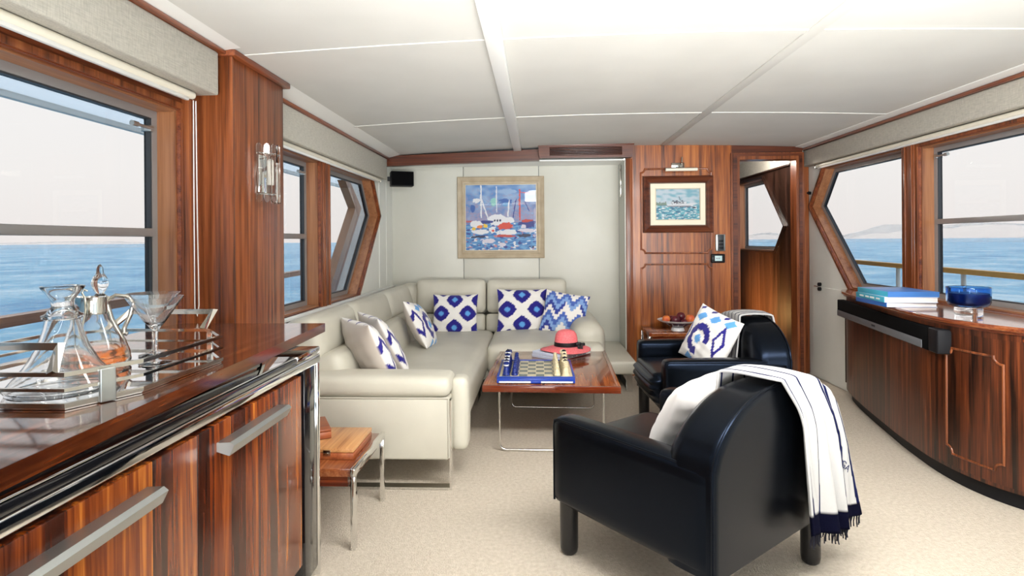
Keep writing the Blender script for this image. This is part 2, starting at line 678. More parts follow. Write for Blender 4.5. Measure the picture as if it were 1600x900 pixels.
    def plate(s, outer, holes, fmap, t0, t1):
        """flat plate with holes; outlines are (u, v) loops, fmap(u, v, t) -> xyz"""
        loops = [outer] + list(holes)
        tris = tessellate_polygon([[Vector((u, v, 0)) for u, v in L] for L in loops])
        flat = [q for L in loops for q in L]
        va = [s.bm.verts.new(fmap(u, v, t0)) for u, v in flat]
        vb = [s.bm.verts.new(fmap(u, v, t1)) for u, v in flat]
        for t in tris:
            if len(set(t)) == 3:
                try:
                    s.bm.faces.new([va[i] for i in t])
                    s.bm.faces.new([vb[i] for i in reversed(t)])
                except ValueError:
                    pass
        k = 0
        for L in loops:
            n = len(L)
            for i in range(n):
                a, c = k + i, k + (i + 1) % n
                s.bm.faces.new((va[a], va[c], vb[c], vb[a]))
            k += n
        return s

    def grid(s, nu, nv, f, closed_u=False):
        g = [[s.bm.verts.new(f(i / (nu - 1 if not closed_u else nu), j / (nv - 1))) for j in range(nv)] for i in range(nu)]
        for i in range(nu if closed_u else nu - 1):
            for j in range(nv - 1):
                i2 = (i + 1) % nu
                s.bm.faces.new((g[i][j], g[i2][j], g[i2][j + 1], g[i][j + 1]))
        return s

    def sphere(s, c, r, seg=16, sc=(1, 1, 1)):
        b = bmesh.new()
        bmesh.ops.create_uvsphere(b, u_segments=seg, v_segments=max(6, seg // 2), radius=r)
        s._merge(b, Matrix.Translation(c) @ Matrix.Diagonal((*sc, 1)))
        return s

    def build(s, name, m, parent=None, smooth=True, loc=None, rot=None, angle=40, paint=None, recalc=True):
        if recalc:
            bmesh.ops.recalc_face_normals(s.bm, faces=s.bm.faces[:])
        me = bpy.data.meshes.new(name)
        s.bm.to_mesh(me)
        s.bm.free()
        if smooth:
            me.polygons.foreach_set('use_smooth', [True] * len(me.polygons))
            try:
                me.set_sharp_from_angle(angle=math.radians(angle))
            except AttributeError:
                pass
        if paint:
            a = me.color_attributes.new('paint', 'FLOAT_COLOR', 'POINT')
            buf = []
            for v in me.vertices:
                buf.extend((*paint(v.co), 1.0))
            a.data.foreach_set('color', buf)
        return link(name, me, m, parent, loc, rot)


def copy_tree(o, parent=None):
    c = o.copy()
    COL.objects.link(c)
    if parent is not None:
        c.parent = parent
    for ch in list(o.children):
        copy_tree(ch, c)
    return c


def inset(poly, d):
    """shrink a convex outline by d (negative grows it)"""
    n = len(poly)
    area = sum(poly[i][0] * poly[(i + 1) % n][1] - poly[(i + 1) % n][0] * poly[i][1] for i in range(n))
    sg = 1 if area > 0 else -1
    lines = []
    for i in range(n):
        (x0, y0), (x1, y1) = poly[i], poly[(i + 1) % n]
        L = math.hypot(x1 - x0, y1 - y0)
        nx, ny = -(y1 - y0) / L * sg, (x1 - x0) / L * sg
        lines.append((nx, ny, nx * x0 + ny * y0 + d))
    out = []
    for i in range(n):
        a, b = lines[i - 1], lines[i]
        det = a[0] * b[1] - a[1] * b[0]
        out.append(((a[2] * b[1] - a[1] * b[2]) / det, (a[0] * b[2] - a[2] * b[0]) / det))
    return out


def text(body, size, parent, loc, rot, m, name='lettering'):
    cu = bpy.data.curves.new(name, 'FONT')
    cu.body = body
    cu.size = size
    cu.align_x = 'CENTER'
    cu.align_y = 'CENTER'
    cu.extrude = 0.0003
    tmp = bpy.data.objects.new('tmp', cu)
    COL.objects.link(tmp)
    dg = bpy.context.evaluated_depsgraph_get()
    me = bpy.data.meshes.new_from_object(tmp.evaluated_get(dg))
    me.materials.clear()
    bpy.data.objects.remove(tmp)
    return link(name, me, m, parent, loc, rot)


def yz(x_sign=1):
    return lambda u, v, t: (t, u, v)


XZ = lambda u, v, t: (u, t, v)
XY = lambda u, v, t: (u, v, t)
YZ = lambda u, v, t: (t, u, v)

# ------------------------------------------------------------------ the setting: shell of the saloon
XL, XR, YB, YW, YA = -1.42, 2.46, 5.22, 5.60, -1.3      # port face, starboard face, bulkhead, recess wall, aft end


def zc(x):
    return 2.07 - 0.0137 * (x - 0.8) ** 2


fl = MB().box(-1.6, 2.62, YA, 8.0, -0.06, 0.0).build('floor', 'carpet', None, False)
tag(fl, kind='structure')

W1 = [(0.45, 0.80), (2.22, 0.80), (2.22, 1.75), (0.45, 1.75)]
W2 = [(2.70, 0.80), (3.69, 0.80), (3.69, 1.75), (2.70, 1.75)]
W3 = [(3.85, 0.80), (4.475, 0.80), (5.105, 1.452), (4.875, 1.755), (3.85, 1.755)]
W4 = [(3.957, 0.825), (4.61, 0.825), (5.265, 1.505), (5.02, 1.825), (3.957, 1.825)]
W5 = [(1.9, 0.825), (3.80, 0.825), (3.80, 1.805), (1.9, 1.805)]
W6 = [(5.81, 1.095), (6.87, 1.095), (6.87, 1.86), (6.10, 1.86), (5.585, 1.343)]   # lobby window

wl = struct('wall_left')
MB().plate([(YA, 0), (YW, 0), (YW, 2.06), (YA, 2.06)], [W1, W2, W3], YZ, XL, XL - 0.12).build('lining_panel', 'white_side', wl, False)
# pilaster between the windows, stepped back towards the forward side of the first window
MB().box(XL + 0.001, -1.25, 2.32, 2.80, 0.0, 1.985, 0.004).build('pilaster', 'mahogany', wl)
MB().box(XL + 0.001, -1.375, 2.225, 2.319, 0.0, 1.985, 0.003).build('pilaster_return', 'mahogany', wl)
MB().box(-1.30, -1.243, 2.31, 2.325, 0.0, 1.985, 0.003).build('pilaster_bead', 'mahogany', wl)
MB().box(-1.38, -1.225, 2.30, 2.83, 1.985, 2.012, 0.005).build('pilaster_cap', 'mahogany_y', wl)
MB().box(XL, XL + 0.004, 5.13, 5.60, 0.3, 1.9).box(XL, XL + 0.006, 5.36, 5.366, 0.3, 1.9).build('end_panel', 'white_side', wl, False)
MB().box(XL - 0.0, XL + 0.05, 2.80, 5.5, 0.782, 0.80, 0.004).build('sill', 'white_gloss', wl)

wr = struct('wall_right')
MB().plate([(YA, 0), (5.42, 0), (5.42, 2.06), (YA, 2.06)], [W4, W5], YZ, XR, XR + 0.12).build('lining_panel', 'white_side', wr, False)
MB().box(XR - 0.012, XR, 4.62, 5.24, 0.01, 0.80).build('hatch_panel', 'white_side', wr, False)

wa = struct('wall_aft')  # unseen wall added to cut daylight; openings placed for light and a reflection
MB().plate([(-1.42, 0), (0.95, 0), (0.95, 1.95), (2.25, 1.95), (2.25, 0), (2.46, 0), (2.46, 2.02), (-1.42, 2.0)], [[(-0.06, 1.0), (0.12, 1.0), (0.12, 1.94), (-0.06, 1.94)]], XZ, YA - 0.06, YA).build('lining_panel', 'white_panel', wa, False)

wb = struct('wall_back')
for i, (a, b) in enumerate([(-1.45, -0.717), (-0.712, 0.018), (0.023, 0.79)]):
    MB().box(a, b, YW, YW + 0.03, 0.0, 2.02, 0.002).build('lining_panel', 'white_panel', wb)
MB().box(-1.5, 0.80, YW + 0.031, YW + 0.05, 0, 2.05).build('backing', 'ink', wb, False)
MB().box(0.792, 0.806, YB + 0.002, YW, 0.0, 1.945).build('recess_return', 'white_panel', wb, False)
MB().box(0.778, 0.792, 5.40, 5.415, 1.62, 1.92, 0.003).build('hinge_strip', 'nickel', wb)
MB().box(-1.42, 0.792, YB + 0.05, YW, 1.945, 1.96).build('recess_soffit', 'white_gloss', wb, False)
# veneered bulkhead forward
MB().plate([(0.806, 0), (1.74, 0), (1.74, 2.08), (0.806, 2.08)], [], XZ, YB, YB + 0.06).build('bulkhead_panel', 'bulkhead', wb, False)
MB().box(0.80, 0.86, YB - 0.012, YB + 0.01, 0, 1.95, 0.006).build('bulkhead_stile', 'mahogany', wb)
MB().box(1.74, 2.36, YB, YB + 0.06, 1.98, 2.08).build('bulkhead_head', 'mahogany_x', wb, False)


def notched(x0, x1, z0, z1, r=0.035):
    """rectangle outline with scooped-in corners"""
    pts = []
    for cx, cz, a0 in ((x1, z1, 180), (x0, z1, 270), (x0, z0, 0), (x1, z0, 90)):
        seq = [math.radians(a0 + k * 90 / 6) for k in range(7)]
        pts += [(cx + r * math.cos(a), cz + r * math.sin(a)) for a in (reversed(seq) if False else seq)]
    # order every scoop so that the outline runs counter-clockwise
    out = []
    for q in range(4):
        seg = pts[q * 7:(q + 1) * 7]
        out += list(reversed(seg))
    return out


for (z0, z1) in ((1.10, 1.855), (0.16, 1.0)):
    o = notched(0.935, 1.56, z0, z1)
    MB().tube([(x, YB - 0.002, z) for x, z in o], 0.008, 8, True, up=(0, -1, 0)).build('moulding', 'mahogany', wb)

# header over the recess, and the louvred air outlet
t1 = MB().plate([(-1.38, 1.91), (0.028, 1.945), (0.028, 2.045), (-1.38, 2.0)], [], XZ, YB - 0.02, YB + 0.05).build('trim_1', 'mahogany_x', None, False)
tag(t1, kind='structure')
vt = thing('air_vent', 'long wooden louvred air vent under the ceiling over the recess', 'vent', (0.437, YB - 0.10, 1.952))
MB().box(-0.408, 0.408, 0.03, 0.13, 0.004, 0.10, 0.0).build('backing', 'black_matt', vt, False)
MB().plate([(-0.41, 0), (0.41, 0), (0.42, 0.112), (-0.42, 0.112)], [[(-0.32, 0.022), (0.32, 0.022), (0.32, 0.095), (-0.32, 0.095)]], XZ, 0.0, 0.03).build('surround', 'mahogany_x', vt, False)
for k in range(5):
    z = 0.028 + k * 0.0142
    MB().box(-0.325, 0.325, 0.004, 0.026, z, z + 0.0065, 0.002).build('slat', 'mahogany_x', vt)
MB().box(-0.425, 0.425, -0.012, 0.03, 0.106, 0.125, 0.004).build('crown', 'mahogany_x', vt)

# doorway to the lobby
d1 = struct('door_1')
MB().plate([(1.725, 0), (1.80, 0), (1.80, 1.925), (2.292, 1.925), (2.292, 0), (2.36, 0), (2.36, 1.985), (1.725, 1.985)], [], XZ, YB - 0.03, YB + 0.09).build('door_frame', 'mahogany', d1, False)
MB().plate([(1.74, 0), (1.775, 0), (1.775, 1.955), (2.315, 1.955), (2.315, 0), (2.34, 0), (2.34, 1.975), (1.74, 1.975)], [], XZ, YB - 0.042, YB - 0.03).build('door_bead', 'mahogany_x', d1, False)
MB().box(2.362, 2.458, YB + 0.08, YB + 0.20, 0, 2.06, 0.02, 4).build('corner_post', 'mahogany', wb)

# lobby beyond
lob = struct('wall_lobby')
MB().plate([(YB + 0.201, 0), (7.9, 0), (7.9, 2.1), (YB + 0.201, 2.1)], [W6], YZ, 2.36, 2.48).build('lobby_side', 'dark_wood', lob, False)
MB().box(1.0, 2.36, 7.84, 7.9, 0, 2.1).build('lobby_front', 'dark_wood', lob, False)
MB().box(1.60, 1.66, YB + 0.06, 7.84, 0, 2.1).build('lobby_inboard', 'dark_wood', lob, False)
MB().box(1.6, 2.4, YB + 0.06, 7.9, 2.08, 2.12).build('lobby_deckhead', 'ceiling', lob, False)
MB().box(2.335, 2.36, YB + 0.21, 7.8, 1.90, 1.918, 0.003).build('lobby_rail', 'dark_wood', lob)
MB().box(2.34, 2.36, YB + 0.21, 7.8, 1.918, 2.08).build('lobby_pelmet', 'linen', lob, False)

# ceiling: cambered panels, beam, cover strips
ce = struct('ceiling')
XS = [-1.30, -0.17, 1.114, 2.44]
YS = [YA, 0.94, 2.43, 3.92, YB]


def camber(x0, x1, dz, th, n=10):
    xs = [x0 + (x1 - x0) * i / n for i in range(n + 1)]
    return [(x, zc(x) + dz) for x in xs] + [(x, zc(x) + dz + th) for x in reversed(xs)]


for a, b in zip(XS, XS[1:]):
    for c, d in zip(YS, YS[1:]):
        g = 0.0035
        MB().plate(camber(a + g, b - g, 0, 0.012), [], lambda u, v, t: (u, t, v), c + g, d - g).build('ceiling_panel', 'ceiling', ce, True, angle=20)
MB().plate(camber(-1.5, 2.6, 0.016, 0.05, 20), [], lambda u, v, t: (u, t, v), YA, YB + 0.5).build('deckhead', 'ceiling', ce, True, angle=20)
MB().box(-0.205, -0.135, YA, YB - 0.02, zc(-0.17) - 0.028, zc(-0.17) + 0.012, 0.004).build('beam', 'white_gloss', ce)
MB().box(1.105, 1.165, YA, YB - 0.02, zc(1.114) - 0.006, zc(1.114) + 0.012, 0.002).build('cover_strip', 'ceiling', ce)
for (x0, x1) in ((-1.30, -0.205), (-0.135, 1.105), (1.165, 2.44)):
    for yy, w in ((2.43, 0.045), (0.94, 0.045), (3.92, 0.022)):
        MB().plate(camber(x0, x1, -0.004, 0.005), [], lambda u, v, t: (u, t, v), yy - 0.004 - w, yy - 0.004).build('cover_strip', 'ceiling', ce, True, angle=20)

# pelmets, wood cornices and coves on both sides
def cornice(n, x0, x1, y0, y1, z0, z1, m='mahogany_y'):
    o = MB().box(x0, x1, y0, y1, z0, z1, 0.004).build(n, m, None)
    return tag(o, kind='structure')


cornice('trim_2', -1.42, -1.262, YA, 2.30, 1.990, 2.006)
cornice('trim_3', -1.42, -1.335, 2.83, 5.20, 1.968, 1.986)
cornice('trim_4', 2.362, 2.46, YA, 5.297, 2.004, 2.024)
cv = MB().plate([(-1.42, 2.006), (-1.275, 2.006), (-1.19, 2.0165), (-1.19, 2.04), (-1.42, 2.04)], [], lambda u, v, t: (u, t, v), YA, 2.30).build('trim_5', 'white_gloss', None, False)
tag(cv, kind='structure')
cv = MB().plate([(-1.42, 1.986), (-1.345, 1.986), (-1.235, 2.012), (-1.235, 2.035), (-1.42, 2.035)], [], lambda u, v, t: (u, t, v), 2.83, 5.20).build('trim_6', 'white_gloss', None, False)
tag(cv, kind='structure')
cv = MB().plate([(2.46, 2.0245), (2.375, 2.0245), (2.30, 2.034), (2.30, 2.05), (2.46, 2.07)], [], lambda u, v, t: (u, t, v), YA, 5.297).build('trim_7', 'white_gloss', None, False)
tag(cv, kind='structure')


def pelmet(name, label, x0, x1, y0, y1, z0, z1):
    o = MB().box(x0, x1, y0, y1, z0, z1, 0.008, 3).build(name, 'linen', None)
    return tag(o, label, 'pelmet', 'linen pelmets above the windows')


pelmet('window_pelmet', 'grey linen pelmet over the near window behind the bar counter', XL, -1.28, YA, 2.275, 1.815, 1.99)
pelmet('window_pelmet', 'grey linen pelmet above the sofa windows, beside the corner speaker', XL, -1.35, 2.805, 5.16, 1.782, 1.968)
pelmet('window_pelmet', 'long beige linen pelmet above the sideboard windows', 2.38, XR, YA, 5.29, 1.865, 2.004)


def blind(label, x, y0, y1, z, r=0.015):
    t = thing('roller_blind', label, 'blind', (x, (y0 + y1) / 2, z), 0, 'rolled blinds under the pelmets')
    L = (y1 - y0) / 2
    MB().cyl((0, -L, 0), (0, L, 0), r, seg=20).build('roll', 'cream_metal', t)
    MB().box(-r * 0.5, r * 0.5, -L + 0.03, L - 0.03, -r - 0.012, -r + 0.002, 0.003).build('bottom_bar', 'white_gloss', t)
    for s in (-1, 1):
        MB().box(-0.02, 0.006, s * L - 0.006, s * L + 0.006, -0.016, r - 0.001, 0.002).build('bracket', 'nickel', t)
    return t


blind('white rolled-up blind under the grey pelmet of the near bar window', -1.345, -0.5, 2.20, 1.798)
blind('long cream rolled-up blind under the beige pelmet above the sideboard windows', 2.425, -0.5, 5.1, 1.846, 0.014)
blind('white rolled-up blind under the grey pelmet above the sofa', -1.385, 2.85, 5.05, 1.765, 0.013)
b = thing('blind_cord', 'thin white looped blind cord hanging beside the wooden pilaster', 'cord', (-1.368, 2.245, 0.93))
MB().tube([(0, 0, 0.86), (0.002, -0.004, 0.4), (-0.002, 0.003, 0.12), (0.0, 0, 0.03), (0.003, 0.012, 0.0), (0.005, 0.02, 0.04), (0.004, 0.014, 0.4), (0.004, 0.01, 0.86)], 0.0022, 6).build('loop', 'white_gloss', b)


# ------------------------------------------------------------------ windows
def window(n, hole, xface, side, sashes, split_z=None, latch=None, glass_dx=0.085, casing=0.035, cm='mahogany_y'):
    """side -1 port, +1 starboard. sashes: list of (outline, panes)"""
    w = struct('window_%d' % n)
    xg = xface + side * glass_dx
    # casing proud of the wall
    MB().plate(inset(hole, -casing), [inset(hole, 0.004)], YZ, xface - side * 0.016, xface).build('casing', cm, w, False)
    MB().plate(inset(hole, -casing * 0.45), [inset(hole, 0.0)], YZ, xface - side * 0.024, xface - side * 0.016).build('casing_bead', cm if cm != 'mahogany_y' else 'mahogany', w, False)
    # boards lining the opening, one for each side
    k = len(hole)
    for i in range(k):
        inn = inset(hole, 0.012)
        q = [hole[i], hole[(i + 1) % k], inn[(i + 1) % k], inn[i]]
        horiz = abs(hole[i][1] - hole[(i + 1) % k][1]) < 0.05
        MB().plate(q, [], YZ, xface + side * 0.001, xg + side * 0.03).build('reveal_board', 'teak_y' if horiz else 'teak_reveal', w, False)
    inn = inset(hole, 0.0125)
    fr = inset(inn, 0.03)
    MB().plate(inn, [fr], YZ, xg - side * 0.012, xg + side * 0.02).build('sash_frame', 'alu', w, False)
    MB().plate(inset(inn, 0.028), [inset(inn, 0.036)], YZ, xg - side * 0.010, xg + side * 0.016).build('sash_seal', 'alu_dark', w, False)
    if split_z:
        y0, y1 = min(p[0] for p in fr), max(p[0] for p in fr)
        z0, z1 = min(p[1] for p in fr), max(p[1] for p in fr)
        MB().box(min(xg - side * 0.02, xg + side * 0.012), max(xg - side * 0.02, xg + side * 0.012), y0 - 0.002, y1 + 0.002, split_z - 0.016, split_z + 0.016, 0.003).build('meeting_rail', 'alu', w)
        MB().plate([(y0, z0), (y1, z0), (y1, split_z - 0.01), (y0, split_z - 0.01)], [], YZ, xg - 0.002, xg + 0.002).build('pane', 'pane', w, False)
        MB().plate([(y0, split_z + 0.01), (y1, split_z + 0.01), (y1, z1), (y0, z1)], [], YZ, xg + side * 0.01 - 0.002, xg + side * 0.01 + 0.002).build('pane', 'pane', w, False)
    else:
        MB().plate(fr, [], YZ, xg - 0.002, xg + 0.002).build('pane', 'pane', w, False)
    if latch:
        yl, zl = latch
        d = -1
        m = MB().cyl((xg - side * 0.02, yl, zl), (xg - side * 0.02, yl + d * 0.085, zl), 0.006, seg=10)
        m.cyl((xg - side * 0.02, yl + d * 0.085, zl), (xg - side * 0.02, yl + d * 0.115, zl), 0.010, seg=12)
        m.box(xg - 0.02, xg + 0.02, yl - 0.012, yl + 0.012, zl - 0.012, zl + 0.012, 0.003)
        m.build('latch', 'satin', w)
    return w


window(1, W1, XL, -1, None, 1.262, (2.17, 1.665), casing=0.05)
window(2, W2, XL, -1, None, 1.258, (3.645, 1.665))
window(3, W3, XL, -1, None)
window(4, W4, XR, 1, None)
window(5, W5, XR, 1, None, 1.322, (3.765, 1.735))
window(6, W6, 2.36, 1, None, casing=0.018, cm='dark_wood')
# mullions between the paired lights
for nm, x0, x1, a, b, z0, z1 in (('trim_8', XL, XL + 0.03, 3.70, 3.84, 0.79, 1.765), ('trim_9', XR - 0.03, XR, 3.812, 3.945, 0.82, 1.84)):
    o = struct(nm)
    MB().box(x0, x1, a + 0.012, b - 0.012, z0, z1, 0.006).build('mullion', 'mahogany', o)
    for q in (a + 0.028, b - 0.04):
        xx = (x0, x1 + 0.006) if x0 < 0 else (x0 - 0.006, x1)
        MB().box(xx[0], xx[1], q, q + 0.012, z0, z1, 0.003).build('reed', 'mahogany', o)
o = MB().box(XR - 0.03, XR + 0.05, 1.9, 3.97, 0.80, 0.824, 0.004).build('trim_10', 'mahogany_y', None)
tag(o, kind='structure')

# ------------------------------------------------------------------ outside
sea = MB().grid(2, 2, lambda u, v: (-9000 + u * 18000, -9000 + v * 18000, -6.0)).build('sea', 'sea', None, False)
tag(sea, kind='structure')


def coast(name, x0, y0, x1, y1, hmax, seed, base):
    n = 140
    def f(u, v):
        x, y = x0 + u * (x1 - x0), y0 + u * (y1 - y0)
        h = base + hmax * (0.55 + 0.6 * noise.fractal(Vector((u * 9 + seed, v * 1.5, seed)), 1.0, 2.0, 5))
        h *= min(1, u * 8) * min(1, (1 - u) * 8)
        prof = math.sin(min(1, v * 1.4) * PI / 2)
        L = math.hypot(x1 - x0, y1 - y0)
        nx, ny = -(y1 - y0) / L, (x1 - x0) / L
        return (x + nx * v * 150, y + ny * v * 150, -6.2 + max(0.3, h) * prof)
    o = MB().grid(n, 14, f).build(name, 'coast', None)
    tag(o, kind='structure')


coast('hills', 560, 1400, 1000, -100, 26, 3.1, 12)
coast('hills', -1000, -100, -650, 1350, 8, 8.4, 6)
coast('hills', 150, 1500, 640, 1350, 20, 5.4, 9)

dk = MB().box(-2.45, -1.56, YA, 9, -0.2, -0.05).build('side_deck', 'teak_y', None, False)
tag(dk, kind='structure')
dk = MB().box(2.60, 3.5, YA, 9, -0.2, -0.05).build('side_deck', 'teak_y', None, False)
tag(dk, kind='structure')
oh = MB().grid(2, 2, lambda u, v: (-2.33 + u * 0.79, YA + v * 10.3, 1.90)).build('deck_overhang', 'soffit_glow', None, False)
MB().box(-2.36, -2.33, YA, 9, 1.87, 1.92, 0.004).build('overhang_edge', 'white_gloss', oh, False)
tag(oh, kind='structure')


def handrail(label, x, za, zb, ya, yb, m, posts, flat):
    t = thing('handrail', label, 'handrail', (x, 0, -0.05))
    MB().tube([(0, ya, za + 0.05), (0, yb, zb + 0.05)], 0, sq=flat).build('rail', m, t)
    for y in posts:
        z = za + (zb - za) * (y - ya) / (yb - ya)
        MB().cyl((0, y, 0), (0, y, z + 0.04), 0.017, seg=12).build('stanchion', 'white_gloss', t)
    return t


handrail('brown wooden handrail outside the windows behind the bar counter', -2.3, 0.862, 0.96, 0.5, 8.0, 'brown_rail', (1.2, 2.98, 4.8, 6.6), (0.07, 0.045))
handrail('golden varnished teak handrail on white stanchions beyond the sideboard windows', 3.3, 0.92, 1.0, 1.5, 8.0, 'teak_rail', (2.6, 4.61, 5.42, 7.0), (0.07, 0.04))

wg = struct('bulwark_wing')
P = [(5.13, 0.70), (5.98, 1.577), (5.68, 1.84), (8.4, 1.84), (8.4, -0.05), (4.7, -0.05), (4.55, 0.1)]
MB().plate([(4.5, -0.05), (5.03, 0.60), (6.03, 1.575), (5.74, 1.85), (8.4, 1.85), (8.4, -0.05)], [], YZ, -1.93, -1.97).build('wing_panel', 'white_gloss', wg, False)
MB().plate([(4.55, 0.10), (5.98, 1.577), (5.66, 1.84), (5.82, 1.84), (6.19, 1.585), (4.75, 0.10)], [], YZ, -1.905, -1.985).build('wing_edge', 'teak_reveal', wg, False)

# ------------------------------------------------------------------ wall fittings
def wall_sconce():
    t = thing('wall_sconce', 'wall lamp of upright glass bars on the wooden pilaster', 'wall lamp', (-1.25, 2.56, 1.53))
    MB().box(0, 0.014, -0.035, 0.035, -0.085, 0.085, 0.004).build('back_plate', 'chrome', t)
    MB().cyl((0.045, 0, -0.05), (0.045, 0, 0.055), 0.014, seg=14).sphere((0.045, 0, 0.055), 0.014, 12).build('bulb', 'bulb', t)
    R = 0.062
    for zz in (0.088, -0.095):
        pts = [(0.012 + R * 0.95 * math.sin(a), -R * math.cos(a), zz) for a in [k * PI / 14 for k in range(15)]]
        MB().tube(pts, 0.0035, 8).build('ring', 'chrome', t)
    for k in range(7):
        a = PI * (k + 0.5) / 7
        x, y = 0.012 + (R + 0.004) * math.sin(a), -(R + 0.004) * math.cos(a)
        rot = Matrix.Translation((x, y, 0)) @ Matrix.Rotation(PI / 2 - a if False else a - PI / 2, 4, 'Z')
        m = MB()
        outl = [(-0.012, -0.116)] + [(0.012 * math.cos(q), -0.116 + 0.016 * math.sin(q)) for q in [PI + j * PI / 6 for j in range(1, 6)]] + [(0.012, -0.116), (0.012, 0.116)] + \
               [(0.012 * math.cos(q), 0.116 + 0.016 * math.sin(q)) for q in [j * PI / 6 for j in range(1, 6)]] + [(-0.012, 0.116)]
        m.plate(outl, [], lambda u, v, tt: tuple(rot @ Vector((tt, u, v))), 0.0, 0.007)
        m.build('glass_bar', 'crystal', t, False)
    return t


wall_sconce()

sp = thing('speaker', 'small black speaker box mounted high in the corner over the sofa', 'speaker', (-1.25, 5.30, 1.80), math.radians(20))
MB().box(-0.105, 0.105, -0.055, 0.07, -0.068, 0.068, 0.008, 3).build('cabinet', 'black_matt', sp)
MB().box(-0.098, 0.098, -0.063, -0.054, -0.061, 0.061, 0.004).build('speaker_grille', 'grille', sp)
MB().box(-0.13, -0.10, 0.0, 0.03, -0.02, 0.02).build('bracket', 'black_matt', sp)


# ---- paintings
def seg_d(p, a, b):
    ax, ay = a
    bx, by = b
    L2 = (bx - ax) ** 2 + (by - ay) ** 2
    t = max(0, min(1, ((p[0] - ax) * (bx - ax) + (p[1] - ay) * (by - ay)) / L2))
    return math.hypot(p[0] - ax - t * (bx - ax), p[1] - ay - t * (by - ay))


def mixc(a, b, t):
    t = max(0, min(1, t))
    return tuple(a[i] + (b[i] - a[i]) * t for i in range(3))


HX = {k: rgb(k) for k in ('#4f86c6', '#8fb0d8', '#9a92b4', '#2d5fae', '#e9eaee', '#d8442e', '#f08a3a', '#f0c83c', '#1d2f86', '#8fd0c8',
                          '#b05a64', '#c88a92', '#2a6fb8', '#63a4d6', '#ffffff', '#14204c', '#c23a30', '#d9d4e0', '#7fb7c9', '#c9d9e4',
                          '#5f8f6a', '#8f8f96', '#4a4a58', '#66b9c9', '#eef3f4', '#e4e8ec', '#3d7a9a')}


def harbour(u, v):
    """loose painting of moored boats; u right, v up, 0..1"""
    n = noise.noise(Vector((u * 9, v * 14, 1.3)))
    n2 = noise.noise(Vector((u * 30, v * 40, 4.7)))
    p = (u + 0.006 * n2, v + 0.008 * n)
    if v > 0.42:
        c = mixc(HX['#4f86c6'], HX['#8fb0d8'], 0.5 + 1.3 * n)
        c = mixc(c, HX['#9a92b4'], (0.85 - v) * 2.2 + 0.8 * n2)
    else:
        c = mixc(HX['#2a6fb8'], HX['#63a4d6'], 0.5 + 1.6 * noise.noise(Vector((u * 14, v * 46, 9))))
        if noise.noise(Vector((u * 18, v * 40, 2))) > 0.34:
            c = HX['#e4e8ec']
        if noise.noise(Vector((u * 15, v * 34, 12))) > 0.40:
            c = HX['#1d2f86']
        if noise.noise(Vector((u * 13, v * 34, 22))) > 0.45:
            c = HX['#c88a92']
    def blob(cx, cy, rx, ry, col, wob=0.25):
        nonlocal c
        if ((p[0] - cx) / rx) ** 2 + ((p[1] - cy) / ry) ** 2 < 1 + wob * n2 * 3:
            c = HX[col]
    def line(a, b, w, col):
        nonlocal c
        if seg_d(p, a, b) < w * (1 + 0.5 * n2):
            c = HX[col]
    blob(0.16, 0.76, 0.055, 0.035, '#e9eaee')
    blob(0.60, 0.90, 0.12, 0.035, '#8fb0d8')
    blob(0.40, 0.74, 0.05, 0.06, '#8fd0c8')
    blob(0.57, 0.74, 0.09, 0.05, '#2d5fae')
    blob(0.57, 0.70, 0.05, 0.03, '#63a4d6')
    blob(0.10, 0.64, 0.035, 0.06, '#2d5fae')
    line((0.22, 0.98), (0.22, 0.50), 0.010, '#e9eaee')
    line((0.22, 0.80), (0.32, 0.48), 0.009, '#e9eaee')
    line((0.44, 0.97), (0.44, 0.58), 0.006, '#e9eaee')
    line((0.62, 0.76), (0.60, 0.52), 0.009, '#e9eaee')
    line((0.77, 0.92), (0.77, 0.46), 0.012, '#d8442e')
    line((0.78, 0.88), (0.98, 0.87), 0.006, '#d8442e')
    line((0.72, 0.78), (0.67, 0.48), 0.007, '#1d2f86')
    line((0.84, 0.74), (0.90, 0.60), 0.007, '#1d2f86')
    blob(0.06, 0.44, 0.05, 0.02, '#b05a64')
    blob(0.15, 0.40, 0.09, 0.05, '#e9eaee')
    blob(0.45, 0.46, 0.14, 0.085, '#e9eaee', 0.1)
    blob(0.62, 0.46, 0.07, 0.05, '#e9eaee')
    blob(0.30, 0.43, 0.09, 0.03, '#1d2f86')
    for wx in (0.41, 0.45, 0.49):
        blob(wx, 0.455, 0.014, 0.018, '#14204c', 0)
    blob(0.20, 0.36, 0.04, 0.03, '#f08a3a')
    blob(0.28, 0.37, 0.03, 0.03, '#f0c83c')
    blob(0.11, 0.33, 0.03, 0.025, '#f0c83c')
    blob(0.56, 0.37, 0.11, 0.055, '#d8442e')
    blob(0.88, 0.40, 0.12, 0.055, '#1d2f86')
    blob(0.86, 0.445, 0.09, 0.022, '#c23a30')
    blob(0.82, 0.36, 0.04, 0.03, '#d9d4e0')
    blob(0.20, 0.28, 0.14, 0.035, '#e9eaee')
    blob(0.37, 0.31, 0.05, 0.05, '#e9eaee')
    blob(0.385, 0.30, 0.022, 0.02, '#d8442e')
    blob(0.58, 0.27, 0.15, 0.038, '#e9eaee')
    blob(0.56, 0.215, 0.13, 0.022, '#c23a30')
    blob(0.88, 0.30, 0.13, 0.03, '#d9d4e0')
    blob(0.18, 0.20, 0.10, 0.022, '#14204c')
    blob(0.83, 0.22, 0.10, 0.03, '#14204c')
    blob(0.32, 0.14, 0.10, 0.035, '#d9d4e0')
    blob(0.52, 0.08, 0.05, 0.03, '#d9d4e0')
    if 0.88 < u < 0.97 and 0.03 < v < 0.06 and n2 > -0.1:
        c = HX['#14204c']
    return tuple(0.86 * q for q in c)


